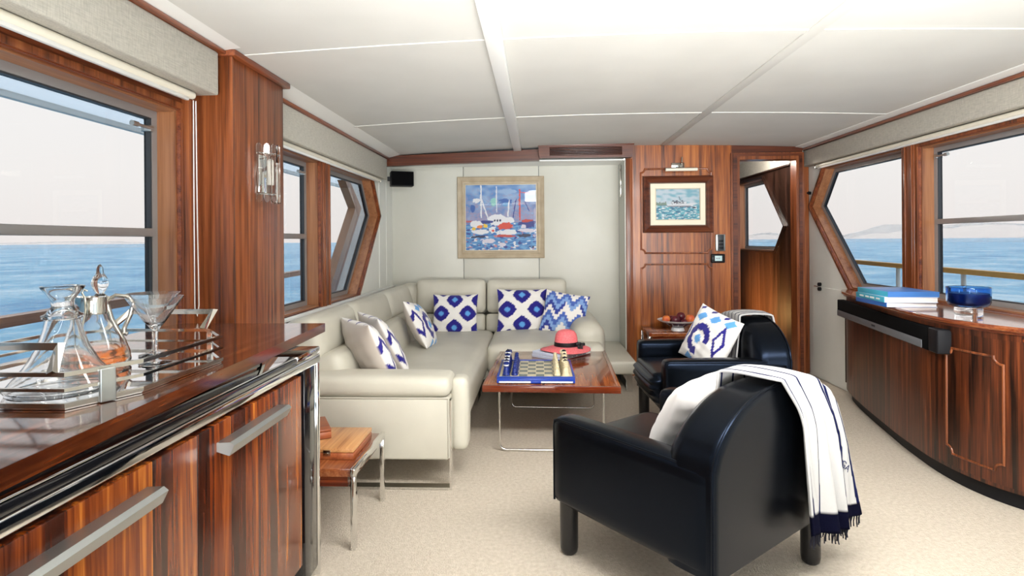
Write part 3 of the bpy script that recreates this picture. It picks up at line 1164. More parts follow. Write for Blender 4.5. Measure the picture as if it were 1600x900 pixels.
def motorboat(u, v):
    n = noise.noise(Vector((u * 8, v * 12, 3.3)))
    n2 = noise.noise(Vector((u * 26, v * 44, 7.7)))
    if v > 0.47:
        c = mixc(HX['#7fb7c9'], HX['#c9d9e4'], 0.6 + 1.4 * n)
        if u < 0.26 and v < 0.56 + 0.06 * n2:
            c = mixc(HX['#5f8f6a'], HX['#8f8f96'], 0.4 + n2)
    else:
        c = mixc(HX['#3d7a9a'], HX['#66b9c9'], 0.6 + 1.5 * noise.noise(Vector((u * 9, v * 30, 1))))
        if noise.noise(Vector((u * 14, v * 40, 5))) > 0.22:
            c = HX['#eef3f4']
    top = 0.50 + 0.06 * max(0, u - 0.3)
    if 0.27 < u < 0.97 and v < top and v > 0.42 + 0.12 * max(0, (u - 0.75) / 0.22):
        c = HX['#e4e8ec'] if v > 0.455 else HX['#8f8f96']
    if 0.36 < u < 0.70 and top <= v < 0.58:
        c = HX['#e4e8ec'] if n2 > 0 else HX['#4a4a58']
    if 0.38 < u < 0.66 and 0.58 <= v < 0.62 and n2 > -0.1:
        c = HX['#4a4a58']
    if seg_d((u, v), (0.56, 0.62), (0.53, 0.74)) < 0.006:
        c = HX['#4a4a58']
    if 0.34 < u < 0.9 and 0.36 < v < 0.42 and n2 > -0.05:
        c = HX['#4a4a58'] if n > 0 else HX['#3d7a9a']
    return tuple(0.68 * q for q in c)


def picture(name, label, x0, x1, z0, z1, y, bw, prof, m_frame, art, inner, m_inner, px, mount=None):
    t = thing(name, label, 'picture', ((x0 + x1) / 2, y, z0))
    w, h = (x1 - x0) / 2, z1 - z0
    # moulded frame: four mitred sides
    for i in range(4):
        crn = [(-w, 0), (w, 0), (w, h), (-w, h)]
        inn = [(-w + bw, bw), (w - bw, bw), (w - bw, h - bw), (-w + bw, h - bw)]
        a, b, a2, b2 = Vector(crn[i]), Vector(crn[(i + 1) % 4]), Vector(inn[i]), Vector(inn[(i + 1) % 4])
        m = MB()
        P = [(q, -d) for q, d in prof]
        rows = []
        for q, d in P:
            s, e2 = a.lerp(a2, q), b.lerp(b2, q)
            rows.append((m.bm.verts.new((s.x, d, s.y)), m.bm.verts.new((e2.x, d, e2.y))))
        rows.append((m.bm.verts.new((a2.x, 0, a2.y)), m.bm.verts.new((b2.x, 0, b2.y))))
        rows.insert(0, (m.bm.verts.new((a.x, 0, a.y)), m.bm.verts.new((b.x, 0, b.y))))
        for r0, r1 in zip(rows, rows[1:]):
            m.bm.faces.new((r0[0], r0[1], r1[1], r1[0]))
        m.build('frame_side', m_frame, t, True, angle=25)
    ix0, ix1, iz0, iz1 = -w + bw, w - bw, bw, h - bw
    if inner:
        o2 = [(ix0, iz0), (ix1, iz0), (ix1, iz1), (ix0, iz1)]
        MB().plate(o2, [inset(o2, inner)], XZ, -0.016, -0.004).build('mount', m_inner, t, False)
        ix0, ix1, iz0, iz1 = ix0 + inner, ix1 - inner, iz0 + inner, iz1 - inner
        if mount:
            o3 = [(ix0, iz0), (ix1, iz0), (ix1, iz1), (ix0, iz1)]
            MB().plate(o3, [inset(o3, 0.007)], XZ, -0.018, -0.004).build('slip', mount, t, False)
    nu, nv = px
    MB().grid(nu, nv, lambda u, v: (ix0 + u * (ix1 - ix0), -0.006, iz0 + v * (iz1 - iz0))).build(
        'canvas', 'oil', t, False, paint=lambda p: art((p.x - ix0) / (ix1 - ix0), (p.z - iz0) / (iz1 - iz0)))
    return t, (ix0, ix1, iz0, iz1)


pt, r = picture('harbour_painting', 'colourful painting of moored boats in a taupe frame above the sofa', -0.772, 0.073, 1.052, 1.845, YW, 0.07,
                [(0, 0.028), (0.12, 0.034), (0.3, 0.030), (0.55, 0.020), (0.8, 0.026), (0.95, 0.024), (1, 0.012)], 'frame_taupe', harbour, 0.010, 'frame_gold', (190, 180))
MB().box(r[0], r[1], -0.0085, -0.0075, r[2], r[3]).build('glazing', 'clear_pane', pt, False)
pt, r = picture('motorboat_painting', 'small painting of a motor yacht in a heavy dark wood frame under the picture light', 0.95, 1.57, 1.283, 1.79, YB, 0.068,
                [(0, 0.02), (0.1, 0.045), (0.25, 0.05), (0.5, 0.038), (0.75, 0.03), (0.9, 0.034), (1, 0.014)], 'mahogany_x', motorboat, 0.042, 'mat_board', (120, 90), 'frame_gold')

pl = thing('picture_light', 'slim cream picture light above the motor yacht painting', 'lamp', (1.275, YB, 1.87))
MB().box(-0.07, 0.045, -0.02, -0.0, -0.006, 0.036, 0.003).build('back_plate', 'nickel', pl)
MB().tube([(0.02, -0.018, 0.015), (0.02, -0.05, 0.03), (0.02, -0.085, 0.02), (0.02, -0.10, -0.02)], 0.006, 8).build('arm', 'nickel', pl)
MB().cyl((0.02, -0.03, -0.03), (0.02, -0.03, 0.085), 0.006, seg=10).build('stem', 'nickel', pl)
MB().cyl((-0.14, -0.10, -0.034), (0.135, -0.10, -0.034), 0.014, seg=16).build('lamp_tube', 'cream_metal', pl)

sw = thing('wall_phone', 'upright grey and silver switch unit beside the lobby doorway', 'switch', (1.63, YB, 1.19))
MB().box(-0.042, 0.042, -0.03, 0.0, -0.075, 0.075, 0.006).build('housing', 'satin', sw)
MB().box(-0.027, 0.027, -0.04, -0.029, -0.07, 0.07, 0.004).build('cover', 'alu_dark', sw)
for k in range(3):
    MB().box(-0.02, 0.02, -0.043, -0.039, -0.055 + k * 0.03, -0.035 + k * 0.03, 0.002).build('key', 'black_matt', sw)
sw = thing('control_panel', 'small black control panel with a pale display under the switch unit', 'switch', (1.61, YB, 1.05))
MB().box(-0.062, 0.062, -0.022, 0.0, -0.04, 0.04, 0.012, 4).build('housing', 'black_matt', sw)
MB().box(-0.03, 0.034, -0.025, -0.021, -0.022, 0.024, 0.002).build('display', 'lcd', sw)
for k in range(2):
    MB().box(-0.02 + k * 0.02, -0.006 + k * 0.02, -0.0262, -0.0248, -0.004, 0.006).build('digit', 'ink', sw)
MB().box(-0.055, -0.038, -0.026, -0.02, -0.01, 0.012, 0.003).build('button', 'alu_dark', sw)

hk = thing('hatch_knob', 'small black pull with a pin on the white panel by the doorway', 'handle', (XR - 0.012, 5.19, 0.805))
MB().cyl((0, -0.1, 0.02), (-0.022, -0.1, 0.02), 0.016, seg=14).cyl((0, -0.1, -0.02), (-0.022, -0.1, -0.02), 0.016, seg=14).build('knob', 'black_matt', hk)
MB().cyl((-0.012, -0.09, 0.0), (-0.012, -0.01, 0.0), 0.004, seg=8).build('pin', 'chrome', hk)
st = thing('door_stop', 'tiny dark round stop on the white panel beside the angled window', 'stop', (XR, 5.288, 1.63))
MB().cyl((0, 0, 0), (-0.02, 0, 0), 0.014, seg=14).cyl((-0.02, 0, 0), (-0.028, 0, 0), 0.009, seg=14).build('stop', 'black_matt', st)
# ------------------------------------------------------------------ sofa
def off(L):
    return tuple(-q for q in L)


SL = (-0.45, 4.35, 0.0)
so = thing('corner_sofa', 'large cream leather corner sofa under the windows and harbour painting', 'sofa', SL)


def spart(mb, name, m='leather_white', smooth=True):
    return mb.build(name, m, so, smooth, loc=off(SL))


spart(MB().box(-1.36, -0.46, 2.86, 5.5, 0.15, 0.24, 0.015).box(-0.5, 0.49, 4.42, 5.5, 0.15, 0.24, 0.015), 'base')
spart(MB().box(0.46, 0.785, 4.60, 5.55, 0.15, 0.255, 0.02, 3), 'end_platform')
spart(MB().box(-1.36, -0.437, 2.80, 2.93, 0.148, 0.452, 0.012, 3), 'arm_panel')
spart(MB().tube([(-1.36, 2.80, 0.452), (-0.44, 2.80, 0.452), (-0.437, 2.80, 0.16)], 0.004, 6), 'piping')
spart(MB().soft((-0.895, 2.905, 0.502), (0.93, 0.225, 0.10), 0.04, (0, 0, 0.008)), 'arm_pad')
spart(MB().soft((-0.4, 2.95, 0.345), (0.09, 0.13, 0.37), 0.035, (0.006, 0, 0)), 'arm_front')


def creased(p):
    w = 0.004 * math.sin(p.x * 16 + p.y * 9) * math.sin(p.y * 13 - p.x * 5)
    if p.z > 0.4:
        p.z += w - 0.006 * math.exp(-((p.y - 4.05) / 0.03) ** 2)
    return p


spart(MB().soft((-0.76, 4.06, 0.315), (0.74, 2.16, 0.23), 0.055, (0.01, 0, 0.025), 24, fn=creased), 'seat_cushion')
spart(MB().soft((0.06, 4.86, 0.315), (0.90, 1.02, 0.23), 0.055, (0, 0.012, 0.03), 14), 'seat_cushion')
# backs on the port side: a lumbar cushion and a raised headrest each
for (a, b) in ((2.93, 3.60), (3.61, 4.40), (4.41, 5.16)):
    m4 = Matrix.Translation((-1.115, (a + b) / 2, 0.50)) @ Matrix.Rotation(math.radians(-14), 4, 'Y')
    spart(MB().soft((0, 0, 0), (0.25, b - a, 0.27), 0.06, (0.03, 0, 0), 12, m4), 'back_cushion')
    m4 = Matrix.Translation((-1.225, (a + b) / 2, 0.70)) @ Matrix.Rotation(math.radians(-16), 4, 'Y')
    spart(MB().soft((0, 0, 0), (0.20, b - a, 0.25), 0.065, (0.02, 0, 0), 12, m4), 'headrest')
for (a, b) in ((-1.13, -0.478), (-0.470, 0.27)):
    m4 = Matrix.Translation(((a + b) / 2, 5.33, 0.46)) @ Matrix.Rotation(math.radians(-8), 4, 'X')
    spart(MB().soft((0, 0, 0), (b - a, 0.24, 0.17), 0.035, (0, 0.015, 0), 12, m4), 'back_cushion')
    m4 = Matrix.Translation(((a + b) / 2, 5.40, 0.70)) @ Matrix.Rotation(math.radians(-9), 4, 'X')
    spart(MB().soft((0, 0, 0), (b - a, 0.20, 0.315), 0.05, (0, 0.025, 0), 12, m4), 'headrest')
spart(MB().soft((-1.20, 5.37, 0.60), (0.16, 0.30, 0.44), 0.06, (0, 0, 0.01)), 'corner_cushion')
spart(MB().soft((0.40, 4.98, 0.385), (0.27, 0.98, 0.39), 0.125, (0, 0, 0.0), 12), 'end_arm')
spart(MB().tube([(-1.20, 2.83, 0.148), (-1.20, 2.83, 0.008), (-0.4305, 2.83, 0.008), (-0.4305, 2.83, 0.44)], 0, sq=(0.010, 0.05), up=(0, -1, 0)), 'leg', 'chrome', False)
spart(MB().tube([(-0.47, 4.26, 0.15), (-0.47, 4.26, 0.008), (-0.47, 4.5, 0.008), (-0.47, 4.5, 0.15)], 0, sq=(0.012, 0.04), up=(1, 0, 0)), 'leg', 'chrome', False)
spart(MB().tube([(0.735, 4.66, 0.15), (0.735, 4.66, 0.008), (0.735, 5.3, 0.008), (0.735, 5.3, 0.15)], 0, sq=(0.012, 0.045), up=(1, 0, 0)), 'leg', 'chrome', False)
for L in [o for o in so.children if o.name.startswith('leg')][:0]:
    pass

# ------------------------------------------------------------------ scatter cushions
WHT, NAVY, LBL, MID, BEI = rgb('#e4e1dd'), rgb('#25207a'), rgb('#5b9bd6'), rgb('#4f73bd'), rgb('#b9b0a6')


def ikat_lattice(u, v):
    j = 0.03 * noise.noise(Vector((u * 60, v * 6, 0))) + 0.012 * noise.noise(Vector((u * 9, v * 60, 3)))
    best = 9
    for cx, cy in ((0.5, 0.84), (0.21, 0.50), (0.79, 0.50), (0.5, 0.16), (-0.04, 0.83), (1.04, 0.83), (-0.04, 0.13), (1.04, 0.13), (0.24, 1.12), (0.78, 1.12), (0.24, -0.13), (0.78, -0.13)):
        d = ((abs(u - cx) / 0.185) ** 1.35 + (abs(v - cy) / 0.20) ** 1.35) ** (1 / 1.35)
        best = min(best, d)
    best += j * 2
    if best < 0.30:
        return LBL
    if best < 0.36:
        return MID
    return NAVY if best < 0.98 else WHT


def ikat_big(u, v):
    n = 0.05 * noise.noise(Vector((u * 40, v * 7, 2)))
    d = math.hypot((u - 0.42) / 0.23, (v - 0.42) / 0.27) + n * 2
    if d < 0.30:
        return LBL
    if 0.58 < d < 1.05 and not (u > 0.46 and v < 0.40):
        return NAVY
    for cx, cy in ((0.82, 0.52), (0.06, 0.50)):
        q = abs(u - cx) / 0.10 + abs(v - cy) / 0.30 + n
        if 0.62 < q < 1.05:
            return NAVY
    for cx, cy, w in ((0.25, 0.80, 0.12), (0.55, 0.84, 0.12), (0.84, 0.88, 0.10), (0.30, 0.05, 0.11), (0.66, 0.08, 0.12), (0.92, 0.10, 0.08)):
        if abs(u - cx) / w + abs(v - cy - 0.25 * (u - cx)) / 0.09 + 3 * n < 1:
            return LBL
    for cx in (0.12, 0.40, 0.70):
        if abs(u - cx - 0.5 * (v - 0.95)) / 0.05 + abs(v - 0.95) / 0.045 < 1:
            return NAVY
    return WHT


def zigzag(u, v):
    a = u * 6.0
    tri = abs((a % 2) - 1)
    s = v * 8 + math.floor(tri * 4) / 4 * 2.2 + 0.12 * noise.noise(Vector((u * 30, v * 30, 1)))
    k = math.floor(s) % 4
    pale = rgb('#7f9fd0')
    if noise.noise(Vector((math.floor(u * 6) * 3.1, math.floor(s) * 1.7, 5))) > 0.28:
        return WHT
    return (WHT, rgb('#33408f'), pale, rgb('#4a64ae'))[k]


def blank(u, v):
    return rgb('#d3cfcc')


def pillow(label, c, nrm, w, h, t, pat, back, roll=0.0, group='blue and white scatter cushions', ear=0.05):
    y = -Vector(nrm).normalized()
    z = Vector((0, 0, 1)) - y * y.z
    z.normalize()
    x = y.cross(z)
    R = Matrix((x, y, z)).transposed()
    R = R @ Matrix.Rotation(roll, 3, 'Y')
    n = 72
    o = bmesh.new()
    def pos(i, j, s):
        u, v = -1 + 2 * i / (n - 1), -1 + 2 * j / (n - 1)
        u, v = math.sin(u * PI / 2) * 0.5 + u * 0.5, math.sin(v * PI / 2) * 0.5 + v * 0.5
        th = ((1 - abs(u) ** 2.6) * (1 - abs(v) ** 2.6)) ** 0.55
        px = u * w / 2 * (1 - ear * (1 - v * v) * 1.0)
        pz = v * h / 2 * (1 - ear * (1 - u * u) * 1.0)
        wr = 0.004 * math.sin(9 * u + 7 * v) * math.sin(11 * v - 5 * u)
        return Vector((px, s * (t / 2 * th + wr * th), pz))
    g = {}
    for s in (-1, 1):
        for i in range(n):
            for j in range(n):
                edge = i in (0, n - 1) or j in (0, n - 1)
                if edge and s == 1:
                    g[s, i, j] = g[-1, i, j]
                else:
                    g[s, i, j] = o.verts.new(pos(i, j, s))
        for i in range(n - 1):
            for j in range(n - 1):
                o.faces.new((g[s, i, j], g[s, i + 1, j], g[s, i + 1, j + 1], g[s, i, j + 1]))
    mb = MB()
    mb.bm.free()
    mb.bm = o
    def pc(p):
        u, v = p.x / w + 0.5, p.z / h + 0.5
        return pat(u, v) if p.y <= 0.0005 else (back if not callable(back) else back(u, v))
    ob = mb.build('cushion', 'paint', None, True, paint=pc)
    ob.matrix_world = Matrix.Translation(c) @ R.to_4x4()
    return tag(ob, label, 'cushion', group)


pillow('front one of two leaning ikat cushions with plain beige back, beside the sofa arm', (-0.92, 3.13, 0.605), (0.70, 0.56, 0.44), 0.40, 0.42, 0.16, ikat_big, BEI)
pillow('second of two leaning ikat cushions, just behind the one beside the sofa arm', (-0.92, 3.40, 0.605), (0.74, 0.48, 0.47), 0.40, 0.42, 0.14, ikat_big, BEI)
pillow('ikat cushion with navy ring leaning alone on the window side of the sofa', (-0.87, 4.25, 0.60), (0.88, 0.06, 0.47), 0.38, 0.38, 0.14, ikat_big, BEI, 0.16)
pillow('navy diamond cushion in the sofa corner, away from the other back cushions', (-0.725, 5.05, 0.575), (0.02, -0.95, 0.28), 0.40, 0.36, 0.13, ikat_lattice, BEI)
pillow('navy diamond cushion below the harbour painting, partly covered by the zigzag cushion', (-0.135, 5.05, 0.61), (0.02, -0.95, 0.28), 0.44, 0.38, 0.13, ikat_lattice, BEI)
pillow('blue and white zigzag cushion tilted against its diamond patterned neighbour', (0.23, 4.92, 0.60), (-0.12, -0.93, 0.33), 0.38, 0.36, 0.12, zigzag, BEI, 0.16)

# ------------------------------------------------------------------ bar counter and what stands on it
BL = (-1.05, 1.1, 0.0)
bar = thing('bar_counter', 'glossy walnut bar counter with chrome frame below the near window', 'counter', BL)


def bpart(mb, name, m, parent=bar, smooth=True):
    return mb.build(name, m, parent, smooth, loc=off(BL) if parent is bar else None)


tp = MB().plate([(-1.395, 0.2), (-0.715, 0.2), (-0.812, 2.17), (-1.366, 2.17), (-1.395, 2.1)], [], XY, 0.878, 0.91)
bmesh.ops.bevel(tp.bm, geom=[e for e in tp.bm.edges if len(e.link_faces) == 2 and e.calc_face_angle() > 0.5], offset=0.004, segments=2, affect='EDGES')
bpart(tp, 'counter_top', 'walnut_top')
bpart(MB().box(-1.36, -0.855, 0.2, 1.74, 0.838, 0.878, 0.003), 'recess_band', 'black_gloss')
bpart(MB().box(-0.875, -0.861, 1.765, 1.785, 0.836, 0.878), 'top_post', 'chrome')
bpart(MB().box(-1.36, -0.805, 0.2, 2.10, 0.776, 0.808, 0.005, 3), 'top_rail', 'chrome')
bpart(MB().box(-1.36, -0.806, 0.2, 1.90, 0.809, 0.830, 0.003), 'dark_reflection', 'black_gloss')  # black strip painting in the chrome rail's dark reflection
bpart(MB().box(-1.36, -0.8055, 1.901, 2.10, 0.809, 0.836, 0.004), 'top_rail', 'chrome')
bpart(MB().box(-1.36, -0.808, 0.2, 1.90, 0.831, 0.836, 0.002), 'chrome_line', 'chrome')
bpart(MB().box(-1.355, -0.826, 0.2, 1.925, 0.10, 0.776), 'carcass', 'black_matt', smooth=False)
bpart(MB().box(-1.36, -0.806, 2.078, 2.10, 0.0, 0.78, 0.005, 3), 'end_frame', 'chrome')
bpart(MB().box(-1.34, -0.812, 1.97, 2.077, 0.03, 0.776, 0.004), 'end_panel', 'black_gloss')
bpart(MB().box(-1.34, -0.83, 0.2, 2.07, 0.0, 0.095, 0.004), 'plinth', 'chrome')
for (a, b, h0, h1) in ((0.2, 1.3195, 0.72, 1.145), (1.3205, 1.915, 1.40, 1.735)):
    d = bpart(MB().box(-0.824, -0.80, a, b, 0.128, 0.768, 0.002), 'door', 'walnut')
    MB().plate([(-0.80, 0.722), (-0.765, 0.724), (-0.755, 0.716), (-0.768, 0.690), (-0.80, 0.70)], [], lambda u, v, t: (u, t, v), h0, h1).build('handle', 'satin', d, False, angle=20)


TZ = 0.911
tr = thing('serving_tray', 'mirrored octagonal metal tray with double gallery rails on the bar counter', 'tray', (-1.065, 1.30, TZ))
OCT = [(0.245, -0.14), (0.245, 0.16), (0.155, 0.27), (-0.14, 0.27), (-0.245, 0.16), (-0.245, -0.14), (-0.14, -0.265), (0.185, -0.265)]
MB().plate(OCT, [], XY, 0.0, 0.008).build('base', 'mirror', tr, False)
for z, w in ((0.008, 0.009), (0.037, 0.006), (0.066, 0.008)):
    MB().tube([(x, y, z) for x, y in OCT], 0, closed=True, sq=(0.008, w), up=(0, 0, 1)).build('rail', 'nickel', tr, False)
MB().box(-0.004, 0.004, -0.0145, 0.0145, 0.0, 0.066, 0.002, 2, Matrix.Translation((0.2205, -0.2045, 0)) @ Matrix.Rotation(math.atan2(-0.06, 0.125), 4, 'Z')).build('post', 'satin', tr, False)
for x, y in ((0.15, 0.272), (-0.135, 0.272), (-0.248, 0.0), (-0.135, -0.268)):
    MB().box(x - 0.008, x + 0.008, y - 0.004, y + 0.004, 0.0, 0.066, 0.002).build('post', 'chrome', tr, False)
for s, xa in ((1, 0.13), (-1, 0.165)):
    y0 = 0.27 * s
    MB().tube([(xa, y0, 0.068), (xa - 0.03 + (0.01 if s < 0 else 0.035), y0 + (0.045 if s > 0 else 0.04), 0.112), (-0.11, y0 + 0.045 * (1 if s > 0 else 0.9), 0.112), (-0.14, y0, 0.068)], 0, sq=(0.014, 0.012), up=(0, 1, 0)).build('handle', 'nickel', tr, False)

TB = TZ + 0.009


def shell(prof_out, th):
    inn = [(max(0.0, r - th), z + (th if i == 0 else 0)) for i, (r, z) in enumerate(prof_out)]
    return prof_out + list(reversed(inn))


dc = thing('decanter', 'open glass ship decanter with a flared lip on the mirrored tray', 'decanter', (-0.985, 1.155, TB))
P_ = [(0.0, 0.0), (0.094, 0.0), (0.098, 0.008), (0.086, 0.024), (0.064, 0.052), (0.046, 0.086), (0.035, 0.120), (0.030, 0.144)]
MB().lathe(shell(P_, 0.005)[:-1] + [(0.0, 0.006)], 40).build('bowl', 'crystal', dc)
MB().lathe([(r * (0.8 if z > 0.132 else 1), z + 0.026 + max(0, z - 0.131) * 0.05) for r, z in [(0.0295, 0.118), (0.036, 0.121), (0.037, 0.127), (0.029, 0.131), (0.024, 0.145), (0.026, 0.158), (0.038, 0.172), (0.046, 0.180), (0.048, 0.184), (0.044, 0.185), (0.034, 0.174), (0.020, 0.158), (0.018, 0.145), (0.021, 0.128), (0.024, 0.118)]], 40, closed=True).build('neck', 'crystal', dc)

jg = thing('claret_jug', 'glass claret jug with silver collar, curved handle and amber liquor', 'jug', (-1.088, 1.37, TB), 0.35)
Q_ = [(0.0, 0.0), (0.068, 0.0), (0.076, 0.010), (0.074, 0.030), (0.064, 0.060), (0.047, 0.092), (0.033, 0.112), (0.029, 0.130)]
MB().lathe(shell(Q_, 0.004)[:-1] + [(0.0, 0.006)], 40).build('bowl', 'crystal', jg)
MB().lathe([(0.0, 0.008), (0.064, 0.008), (0.0695, 0.014), (0.0685, 0.030), (0.064, 0.044), (0.0, 0.044)], 40).build('liquor', 'amber', jg)
sc_ = MB().lathe([(0.030, 0.128), (0.031, 0.134), (0.029, 0.150), (0.031, 0.170), (0.027, 0.170), (0.026, 0.14), (0.026, 0.128)], 32, closed=True)
for v in sc_.bm.verts:
    if v.co.z > 0.155 and v.co.x < 0 and abs(v.co.y) < 0.02:
        k = (v.co.z - 0.155) / 0.015 * max(0, -v.co.x / 0.03) ** 2
        v.co.x -= 0.030 * k
        v.co.z += 0.003 * k
sc_.build('collar', 'nickel', jg)
MB().tube([(0.027, 0, 0.160), (0.045, 0.0, 0.172), (0.070, 0.0, 0.168), (0.083, 0, 0.150), (0.076, 0, 0.120), (0.064, 0, 0.092), (0.062, 0, 0.078), (0.07, 0, 0.074)], 0.005, 10).build('handle', 'nickel', jg)
MB().tube([(0.028, 0, 0.150), (0.036, 0, 0.115), (0.050, 0, 0.085), (0.062, 0, 0.058)], 0.005, 10).build('strap', 'nickel', jg)
sto = MB().lathe([(0.0, 0.160), (0.012, 0.162), (0.014, 0.172), (0.008, 0.178), (0.016, 0.192), (0.019, 0.204), (0.014, 0.218), (0.008, 0.228), (0.007, 0.240), (0.003, 0.248), (0.0, 0.250)], 20)
bmesh.ops.translate(sto.bm, verts=sto.bm.verts, vec=(0.012, 0, 0))
sto.build('stopper', 'crystal', jg)
MB().tube([(-0.006, -0.024, 0.186), (-0.012, -0.026, 0.190), (-0.016, -0.028, 0.182), (-0.010, -0.030, 0.172), (-0.008, -0.032, 0.14), (-0.012, -0.048, 0.08), (-0.014, -0.056, 0.058)], 0.0022, 8).build('thumb_lift', 'nickel', jg)


def martini(label, x, y):
    t = thing('martini_glass', label, 'glass', (x, y, TB), 0, 'martini glasses on the tray')
    MB().lathe([(0.0, 0.0), (0.036, 0.0), (0.037, 0.002), (0.02, 0.005), (0.006, 0.010), (0.0045, 0.03), (0.0045, 0.075), (0.007, 0.082), (0.0, 0.084)], 32).build('stem', 'crystal', t)
    MB().lathe([(0.004, 0.080), (0.024, 0.105), (0.044, 0.136), (0.064, 0.167), (0.0625, 0.167), (0.0425, 0.137), (0.022, 0.107), (0.0, 0.086)], 40).build('bowl', 'crystal', t)


martini('wide martini glass at the end of the tray, the nearer of two', -0.955, 1.40)
martini('wide martini glass at the end of the tray, just behind its twin', -1.032, 1.508)

# ------------------------------------------------------------------ low nesting table and boxes
nt = thing('side_table', 'low chrome-framed wooden side table between bar counter and sofa arm', 'table', (-0.95, 2.46, 0))
MB().box(-0.20, 0.205, -0.20, 0.225, 0.285, 0.318, 0.002).build('table_top', 'rosewood', nt)
MB().box(-0.195, 0.19, -0.195, 0.22, 0.245, 0.2845).build('apron', 'rosewood_edge', nt, False)
for s, x in ((1, 0.215), (-1, -0.21)):
    MB().box(x - 0.0095, x + 0.0095, -0.215, 0.24, 0.292, 0.322, 0.002).build('side_rail', 'chrome', nt)
    for y in (-0.2145 + 0.014, 0.226):
        MB().box(x - 0.0095, x + 0.0095, y - 0.014, y + 0.014, 0.0, 0.2915, 0.002).build('leg', 'chrome', nt)
bx = thing('games_box', 'flat wooden games box with brass latch on the low chrome table', 'box', (-0.95, 2.485, 0.319))
MB().box(-0.19, 0.185, -0.135, 0.135, 0.0, 0.028, 0.003).build('box_base', 'box_edge', bx)
MB().box(-0.19, 0.185, -0.135, 0.135, 0.029, 0.048, 0.003).build('lid', 'box_wood', bx)
MB().box(0.06, 0.09, -0.139, -0.135, 0.016, 0.040, 0.001).cyl((0.075, -0.142, 0.026), (0.075, -0.136, 0.026), 0.006, seg=10).build('latch', 'nickel', bx)
b2 = thing('wooden_box', 'small narrow wooden box lying on top of the games box', 'box', (-0.985, 2.545, 0.368), math.radians(-62))
MB().box(-0.09, 0.11, -0.04, 0.04, 0.0, 0.03, 0.003).build('box_base', 'box_edge', b2)
MB().box(-0.09, 0.11, -0.04, 0.04, 0.031, 0.042, 0.003).build('lid', 'box_edge', b2)

# ------------------------------------------------------------------ coffee table, chess, books, hat
CT = (0.097, 3.93, 0.0)
CR = math.radians(-2.1)
ct = thing('coffee_table', 'low rosewood coffee table on thin chrome wire legs before the sofa', 'table', CT, CR)
MB().box(-0.372, 0.372, -0.602, 0.598, 0.349, 0.385, 0.002).build('table_top', 'rosewood', ct)
MB().box(-0.397, 0.397, -0.624, -0.603, 0.347, 0.385, 0.002).build('edge_band', 'rosewood_edge', ct)
MB().box(-0.397, 0.397, 0.599, 0.62, 0.347, 0.385, 0.002).build('edge_band', 'rosewood_edge', ct)
for s in (-1, 1):
    x = s * 0.385
    MB().box(x - 0.0125, x + 0.0125, -0.6025, 0.5985, 0.347, 0.385, 0.002).build('edge_band', 'rosewood', ct)
for y in (-0.60, 0.26):
    c = []
    w, r = 0.30, 0.035
    pts = [(-w, y, 0.347)] + [(-w + r - r * math.cos(a), y, 0.009 + r - r * math.sin(a)) for a in [k * PI / 10 for k in range(6)]] + \
          [(w - r + r * math.sin(a), y, 0.009 + r - r * math.cos(a)) for a in [k * PI / 10 for k in range(6)]] + [(w, y, 0.347)]
    MB().tube(pts, 0.007, 10, up=(0, 1, 0)).build('leg', 'chrome', ct)

BZ = 0.3855
BC = (-0.012, 3.60)
cb = thing('chess_board', 'blue-sided chess board set out with pieces on the coffee table', 'chess board', (BC[0], BC[1], BZ))
MB().box(-0.228, 0.228, -0.245, 0.245, 0.004, 0.034, 0.003).build('base', 'board_blue', cb)
MB().box(-0.215, -0.03, -0.2465, -0.2455, 0.006, 0.016).box(0.03, 0.215, -0.2465, -0.2455, 0.006, 0.016).build('drawer_line', 'white_ink', cb, False)
MB().box(-0.028, 0.028, -0.249, -0.245, 0.004, 0.018, 0.002).build('clasp', 'board_blue', cb)
for s in (-1, 1):
    MB().box(-0.228, 0.228, min(s * 0.245, s * 0.232), max(s * 0.245, s * 0.232), 0.0345, 0.042, 0.002).build('rim', 'board_blue', cb)
    MB().box(min(s * 0.228, s * 0.216), max(s * 0.228, s * 0.216), -0.2315, 0.2315, 0.0345, 0.042, 0.002).build('rim', 'board_blue', cb)
MB().box(-0.2155, 0.2155, -0.2315, 0.2315, 0.0342, 0.0362).build('border', 'chess_cream', cb, False)
sqx, sqy = 0.0502, 0.0546
sq_me = {}
for i in range(8):
    for j in range(8):
        k = 'sq_light' if (i + j) % 2 else 'sq_dark'
        cx, cy = (i - 3.5) * sqx, (j - 3.5) * sqy
        if k not in sq_me:
            o = MB().box(-sqx / 2 + 0.001, sqx / 2 - 0.001, -sqy / 2 + 0.001, sqy / 2 - 0.001, 0.0363, 0.0392).build('square', k, cb, False, loc=(cx, cy, 0))
            sq_me[k] = o.data
        else:
            link('square', sq_me[k], None, cb, (cx, cy, 0))
PZ = BZ + 0.0395


